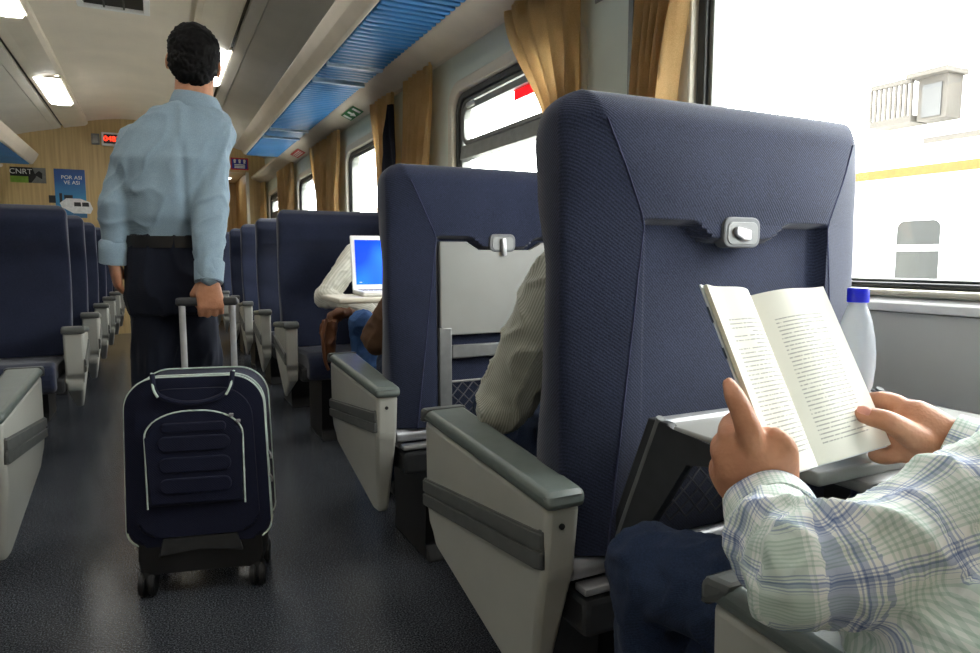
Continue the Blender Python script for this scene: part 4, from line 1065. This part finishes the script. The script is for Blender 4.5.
# white sweater passenger opposite
J = std_joints(1.33, 3.66, (0, -1, 0), .50, .03, 1.02)
J['shR'], J['elR'], J['wrR'] = at(357, 254, 'y', 3.62), at(326, 297, 'y', 3.55), at(368, 311, 'y', 3.36)
J['head'] = V((1.41, 3.56, 1.06)); J['hf'] = V((.1, -1, -.35)); J['hu'] = V((.35, -.2, 1))
J['neck'] = V((1.355, 3.65, .985)); J['shL'] = V((1.475, 3.66, .90)); J['elL'] = V((1.48, 3.50, .70)); J['wrL'] = V((1.36, 3.35, .66))
J['knR'], J['anR'] = at(363, 324, 'y', 3.27), V((1.13, 3.34, .09)); J['knL'], J['anL'] = V((1.38, 3.27, .58)), V((1.38, 3.32, .09))
sg = limb_segs([J['shR'], J['elR'], J['wrR']], (0, 1, 0)) + limb_segs([J['shL'], J['elL'], J['wrL']], (0, 1, 0)) + limb_segs([J['pelvis'], J['chest'], J['neck']], (0, 1, 0))
seated('passenger in a white sweater and blue jeans facing the camera behind the laptop', (1.33, 3.6, .42), (0, -1, 0), J, dict(skin=M['skin'], shirt=M['whiteknit'], legs=M['denimlight'], shirtname='sweater'), sg,
       hands=[(J['wrR'], V((.9, -.4, -.1)), V((0, .1, -1)), V((-.4, -.9, 0)), .5), (J['wrL'], V((-.9, -.4, -.1)), V((0, .1, -1)), V((.4, -.9, 0)), .5)], disp=folds(.0035, 14, None, 1, 1), sleeve_r=(.072, .066, .050))
# brown bag on that passenger's lap
bp = at(329, 338, 'y', 3.33)
t = thing('shoulder_bag', 'brown leather shoulder bag hanging beside the white sweater passenger\'s lap', 'bag', bp)
b = Blob(); b.loft([(V((.0, .0, -.115)), V((.030, 0, 0)), V((0, .06, 0))), (V((-.005, 0, .0)), V((.036, 0, 0)), V((0, .075, 0))), (V((.005, 0, .09)), V((.034, 0, 0)), V((0, .07, 0)))], 20)
b.chain([V((.01, -.02, .105)), V((.06, -.03, .125)), V((.115, -.02, .122))], [.03, .032, .024])
b.done('bag_body', M['leather'], t, .006, 4, folds(.006, 16, None, 1, 2))
tube('strap', smooth_path([(-.02, -.05, .10), (-.042, -.07, .02), (-.04, -.07, -.09), (-.02, -.06, -.15)], 6), .008, M['leather'], t)
# ---------------- the reader, his book and hands
sb, st = dp(813, 467, .745), dp(746, 297, .80)
lt, rt_ = dp(705, 285, .71), dp(822, 287, .855)
up_ = (st-sb); Lh = up_.length; up_ = up_/Lh
eL, eR = (lt-st), (rt_-st)
nrm = (eR.normalized()-eL.normalized()).cross(up_).normalized()      # towards the reader
if nrm.dot(V((1.0, .1, 1.2))-sb) < 0: nrm = -nrm
t = thing('book', 'open paperback with printed pages held up by the reading man', 'book', sb)
def pagem():
    k = N('printed page'); a = k.n('ShaderNodeAttribute', attribute_name='page'); sp = k.n('ShaderNodeSeparateXYZ'); k.l(a.outputs['Vector'], sp.inputs[0])
    u, v = sp.outputs['X'], sp.outputs['Y']                   # metres across from the spine, metres up
    row = k.math('FLOOR', k.math('DIVIDE', v, .0048)); fr = k.math('FRACT', k.math('DIVIDE', v, .0048))
    line = k.math('MULTIPLY', k.math('GREATER_THAN', fr, .36), k.math('LESS_THAN', fr, .66))
    cb = k.n('ShaderNodeCombineXYZ'); k.l(k.math('MULTIPLY', u, 420), cb.inputs[0]); k.l(k.math('MULTIPLY', row, 7.31), cb.inputs[1])
    nz = k.n('ShaderNodeTexNoise', Scale=1.0, Detail=2); k.l(cb.outputs[0], nz.inputs['Vector'])
    cb2 = k.n('ShaderNodeCombineXYZ'); k.l(k.math('MULTIPLY', row, 3.77), cb2.inputs[0]); nz2 = k.n('ShaderNodeTexNoise', Scale=1.0); k.l(cb2.outputs[0], nz2.inputs['Vector'])
    endx = k.math('SUBTRACT', .104, k.math('MULTIPLY', k.math('GREATER_THAN', nz2.outputs['Fac'], .60), .035))
    ink = k.math('MULTIPLY', line, k.math('GREATER_THAN', nz.outputs['Fac'], .41))
    ink = k.math('MULTIPLY', ink, k.math('GREATER_THAN', u, .018)); ink = k.math('MULTIPLY', ink, k.math('LESS_THAN', u, endx))
    ink = k.math('MULTIPLY', ink, k.math('GREATER_THAN', v, .020)); ink = k.math('MULTIPLY', ink, k.math('LESS_THAN', v, .172))
    m = k.n('ShaderNodeMix', data_type='RGBA'); k.l(k.math('MULTIPLY', ink, .5), m.inputs[0]); m.inputs[6].default_value = lin(232, 230, 218); m.inputs[7].default_value = lin(60, 60, 60)
    k.l(m.outputs[2], k.b.inputs['Base Color']); k.b.inputs['Roughness'].default_value = .8; k.b.inputs['Specular IOR Level'].default_value = .2; return k.m
M['page'] = pagem(); M['paper'] = plain('paper edge', lin(214, 208, 190), .85, var=.08, scale=400)
M['covermat'] = plain('book cover', lin(206, 212, 216), .4, var=.05)
def page_block(name, e, thick, mat, parent, lift, w=None):
    """curved stack of leaves: top sheet carries the print"""
    W = w or e.length; d = e.normalized(); n = 22; h = Lh
    nn = up_.cross(d).normalized()
    if nn.dot(nrm) < 0: nn = -nn
    def P_(i, v, k): 
        s = i/n; x = W*s; bul = lift*(sin(pi*min(1, s*1.15))**1.0)*(1-s)**.7*1.5
        base = d*x+nn*(bul+.002); return base-nn*(thick*k*(1 if s > .03 else .6))+up_*v-up_*.012*0
    bm = bmesh.new(); top = [[bm.verts.new(P_(i, v, 0)) for i in range(n+1)] for v in (0, h)]; bot = [[bm.verts.new(P_(i, v, 1)) for i in range(n+1)] for v in (0, h)]
    for i in range(n):
        bm.faces.new((top[0][i], top[0][i+1], top[1][i+1], top[1][i])); bm.faces.new((bot[0][i+1], bot[0][i], bot[1][i], bot[1][i+1]))
        for a, c in ((0, 0), (1, 1)): bm.faces.new((bot[a][i], bot[a][i+1], top[a][i+1], top[a][i]) if a == 0 else (top[a][i], top[a][i+1], bot[a][i+1], bot[a][i]))
    for i in (0, n): bm.faces.new((top[0][i], top[1][i], bot[1][i], bot[0][i]))
    bmesh.ops.recalc_face_normals(bm, faces=bm.faces)
    me = bpy.data.meshes.new(name); bm.to_mesh(me); bm.free(); shade(me, 40)
    me.materials.append(mat); me.materials.append(M['paper'])
    at_ = me.attributes.new('page', 'FLOAT_VECTOR', 'POINT'); dat = []
    for v in me.vertices: dat += [max(0, v.co.dot(d)), v.co.dot(up_), 0]
    at_.data.foreach_set('vector', dat)
    for p in me.polygons: p.material_index = 0 if p.normal.dot(nn) > .5 else 1
    o = bpy.data.objects.new(name, me); COL.objects.link(o); o.parent = parent; return o, nn
_, nL = page_block('left_pages', eL, .0045, M['page'], t, .012)
_, nR = page_block('right_pages', eR, .008, M['page'], t, .010)
bm = bmesh.new()
for d, W, nn, th in ((eL.normalized(), eL.length, nL, .0047), (eR.normalized(), eR.length, nR, .0082)):
    q = [d*(-.001)-nn*th*.8, d*(W+.002)-nn*(th-.001)]
    vs = []
    for k in (0, .0016):
        for v in (-.002, Lh+.002):
            for x in q: vs.append(bm.verts.new(x-nn*k+up_*v))
    a = vs
    for f in ((0, 1, 3, 2), (5, 4, 6, 7), (0, 4, 5, 1), (2, 3, 7, 6), (1, 5, 7, 3), (0, 2, 6, 4)): bm.faces.new([a[i] for i in f])
cov = from_bm('cover', bm, M['covermat'], t, 0)
d = eL.normalized(); printm = plain('cover print', lin(30, 44, 64), .5)
for v, hgt in ((.035, .010), (.075, .022), (.125, .012), (.165, .018)):
    c = d*(eL.length+.0022)-nL*.0047; A_ = [c+up_*v+nL*.0006, c+up_*(v+hgt)+nL*.0006, c+up_*(v+hgt)-nL*.0018, c+up_*v-nL*.0018]
    bm = bmesh.new(); f0 = [bm.verts.new(p) for p in A_]; f1 = [bm.verts.new(p+d*.0004) for p in A_]; bm.faces.new(f0[::-1]); bm.faces.new(f1)
    for i in range(4): bm.faces.new((f0[i], f0[(i+1) % 4], f1[(i+1) % 4], f1[i]))
    from_bm('cover_print', bm, printm, cov, 0)
# joints
WL, EL, SL = dp(763, 500, .668), dp(800, 571, .520), V((.90, .09, .84))
ML = dp(985, 516, .55)
WR, ER, SR = dp(950, 443, .788), V((1.09, .22, .68)), V((1.24, .06, .86))
J = dict(pelvis=V((1.06, .20, .52)), chest=V((1.07, .11, .80)), neck=V((1.07, .07, .97)), head=V((1.05, .12, 1.12)))
J['hf'] = V((-.35, .8, -.45)); J['hu'] = V((-.1, .45, .9))
J.update(shL=SL, elL=EL, wrL=WL, shR=SR, elR=ER, wrR=WR)
J['hipL'], J['knL'], J['anL'] = V((.95, .26, .54)), dp(654, 572, .99), V((.86, .74, .09))
J['hipR'], J['knR'], J['anR'] = V((1.16, .26, .54)), at(893, 522, 'x', 1.24), V((1.24, .66, .09))
J['pathL'] = ([SL+V((.05, 0, -.03)), SL, ML, EL+V((.03, -.012, .0)), EL, EL.lerp(WL, .40), WL-(WL-EL).normalized()*.055], [.078, .074, .058, .050, .048, .042, .0355])
J['pathR'] = ([SR, ER, ER.lerp(WR, .5), WR-(WR-ER).normalized()*.06], [.075, .062, .048, .035])
def chain_px(b, pts, k=3, n=14):
    b.chain([dp(x, y, d) for x, y, d, r in pts], [r for *_, r in pts], n, k)
def reader_hands(b):
    # left hand: back of the hand towards the camera, index finger up along the cover, others behind the book
    n = (CAM-dp(750, 460, .66)).normalized(); ax = (dp(746, 432, .660)-WL).normalized(); sd = n.cross(ax).normalized()
    b.loft([(WL-ax*.02, sd*.029, n*.023), (WL+ax*.008, sd*.036, n*.025), (dp(756, 474, .662), sd*.0405, n*.025), (dp(755, 456, .660), sd*.0405, n*.022), (dp(750, 442, .662), sd*.034, n*.018), (dp(746, 430, .668), sd*.022, n*.014)], 24)
    chain_px(b, [(757, 456, .652, .0140), (750, 434, .645, .0130), (742, 412, .648, .0112), (735, 397, .655, .0102), (729, 384, .664, .0070)])
    chain_px(b, [(742, 462, .664, .013), (731, 440, .666, .0125), (729, 427, .690, .0105), (737, 418, .712, .0095), (748, 416, .722, .0085)])
    chain_px(b, [(735, 476, .668, .013), (723, 456, .670, .0118), (721, 443, .694, .010), (732, 434, .716, .009), (745, 432, .726, .008)])
    chain_px(b, [(730, 490, .670, .012), (720, 474, .674, .0108), (719, 463, .696, .009), (729, 456, .714, .008)])
    chain_px(b, [(771, 484, .660, .0165), (783, 466, .650, .0140), (787, 452, .643, .0108), (782, 440, .643, .0090), (775, 434, .646, .0074)])
    b.ball(dp(778, 478, .660), .0180)
    # right hand: thumb lying on the page, fingers behind the book, little finger curled below
    nR_ = (CAM-dp(910, 430, .78)).normalized(); a = (dp(890, 428, .800)-WR).normalized(); s2 = nR_.cross(a).normalized()
    b.loft([(WR-a*.03, s2*.027, nR_*.021), (WR, s2*.029, nR_*.020), (dp(930, 438, .792), s2*.037, nR_*.021), (dp(914, 432, .796), s2*.039, nR_*.019), (dp(901, 426, .802), s2*.033, nR_*.016), (dp(893, 422, .808), s2*.024, nR_*.012)], 24)
    chain_px(b, [(926, 445, .786, .0175), (908, 433, .776, .0150), (890, 422, .770, .0125), (874, 417.5, .778, .0118), (860, 415, .790, .0085)])
    chain_px(b, [(914, 417, .802, .0140), (896, 404, .814, .0125), (880, 400, .836, .0110), (866, 401, .862, .0095)])
    chain_px(b, [(908, 425, .808, .0130), (892, 413, .830, .0118), (876, 413, .855, .0100), (862, 416, .880, .0090)])
    chain_px(b, [(908, 436, .808, .0125), (892, 436, .826, .0112), (876, 440, .850, .0098), (864, 443, .866, .0088)])
    chain_px(b, [(914, 449, .798, .0135), (900, 453, .800, .0115), (886, 456, .806, .0106), (876, 455, .814, .0096)])
    b.ball(dp(928, 452, .788), .0185)
def reader_disp(c):
    d = (WL-EL).normalized(); s = (c-EL).dot(d)/(WL-EL).length
    f = folds(.0085, 10, (SL-EL), .8, 11)(c)+folds(.0024, 30, None, 1, 6)(c)
    return f*sstep(.035, .12, (c-WL).length)*(.25+.75*sstep(.04, .12, (c-WR).length))
sg = limb_segs([SL+V((.12, 0, .06)), SL, ML, EL, WL], (0, 0, 1)) + limb_segs([SR, ER, WR], (0, 0, 1), .03) + limb_segs([J['pelvis']-V((0, 0, .1)), J['chest'], J['neck']], (0, 1, 0), .02)
t, sh, fix = seated('man in a plaid shirt reading a book in the right foreground', (1.06, .2, .42), (0, 1, 0), J, dict(skin=M['skin'], shirt=M['plaid'], legs=M['denim']), sg, voxel=.0030, body_fn=reader_hands, extra=lambda b: (b.ell(V((.80, .22, .665)), ((1, 0, 0), (0, 1, 0), (0, 0, 1)), (.165, .18, .10)), b.ell(V((1.0, .16, .70)), ((1, 0, 0), (0, 1, 0), (0, 0, 1)), (.17, .16, .16))), disp=reader_disp, shirt_voxel=.0048, trouser_disp=folds(.004, 18, None, 1, 4))
def cuff(W, E, r0, r1, ln, off):
    d = (W-E).normalized(); c = W+d*off; rf = d.orthogonal().normalized(); rg = d.cross(rf); n = 48; bm = bmesh.new(); rows = []
    for s, r in ((-ln, r0*.96), (-ln, r0), (-ln*.5, r0*1.02), (0, r1), (.0015, r1-.0015), (0, r1-.003), (-ln*.6, r0-.006)):
        rows.append([bm.verts.new(c+d*s+(rf*cos(a)*1.06+rg*sin(a)*.94)*(r+.0006*sin(5*a))) for a in [2*pi*k/n for k in range(n)]])
    for a_, b_ in zip(rows, rows[1:]):
        for k in range(n): bm.faces.new((a_[k], a_[(k+1) % n], b_[(k+1) % n], b_[k]))
    o = from_bm('cuff', bm, M['plaid'], sh, 60)
    at_ = o.data.attributes.new('sleeve', 'FLOAT_VECTOR', 'POINT'); dat = []
    for v in o.data.vertices:
        q = v.co-c; dat += [.03+q.dot(d), math.atan2(q.dot(rg), q.dot(rf))*r0, 0]
    at_.data.foreach_set('vector', dat); return o
cuff(WL, EL, .0400, .0375, .066, .004); cuff(WR, ER, .0375, .0355, .07, .002)
def nail(p, d, n, w, l):
    bm = bmesh.new(); d = (d-n*d.dot(n)).normalized(); s = d.cross(n); g = []
    for i in range(7):
        row = []
        for j in range(7):
            a, b = -1+i/3, -1+j/3; q = 1-.25*max(0, b)**2*abs(a)
            row.append(bm.verts.new(p+s*a*w*q*(1-.12*b*b)+d*b*l*(1-.18*a*a)-n*(.35*w*a*a+.0012*b*b)))
        g.append(row)
    for i in range(6):
        for j in range(6): bm.faces.new((g[i][j], g[i+1][j], g[i+1][j+1], g[i][j+1]))
    bmesh.ops.solidify(bm, geom=bm.faces[:], thickness=.0006)
    fix(from_bm('fingernail', bm, M['nail'], t, 80))
n_ = (CAM-dp(862, 415, .735)).normalized(); u_ = (UP*.55+n_*.85).normalized()
nail(dp(864, 413, .7815)+u_*.0088, dp(860, 415, .790)-dp(874, 417.5, .778), u_, .0062, .0075)
SKY, EXPO = 9.5, 0.75
# ------------------------------------------------------------------ light
w = bpy.data.worlds.new('sky'); S.world = w; w.use_nodes = True
bg = w.node_tree.nodes['Background']; bg.inputs[0].default_value = (1.0, 1.0, 1.0, 1); bg.inputs[1].default_value = SKY
for sg in (1, -1):
    for a, b in WINS:
        L = bpy.data.lights.new('window_portal', 'AREA'); L.shape = 'RECTANGLE'; L.size = WZ1-WZ0; L.size_y = b-a
        L.cycles.is_portal = True
        o = bpy.data.objects.new('window_portal', L); COL.objects.link(o); o.location = (sg*(WX+.1), (a+b)/2, (WZ0+WZ1)/2)
        o.rotation_euler = (0, sg*pi/2, 0)
S.view_settings.view_transform = 'Standard'; S.view_settings.look = 'None'; S.view_settings.gamma = 1; S.view_settings.exposure = EXPO
S.view_settings.use_curve_mapping = False
S.cycles.use_denoising = True
S.cycles.max_bounces = 10; S.cycles.diffuse_bounces = 5; S.cycles.transparent_max_bounces = 12
S.cycles.sample_clamp_indirect = 8
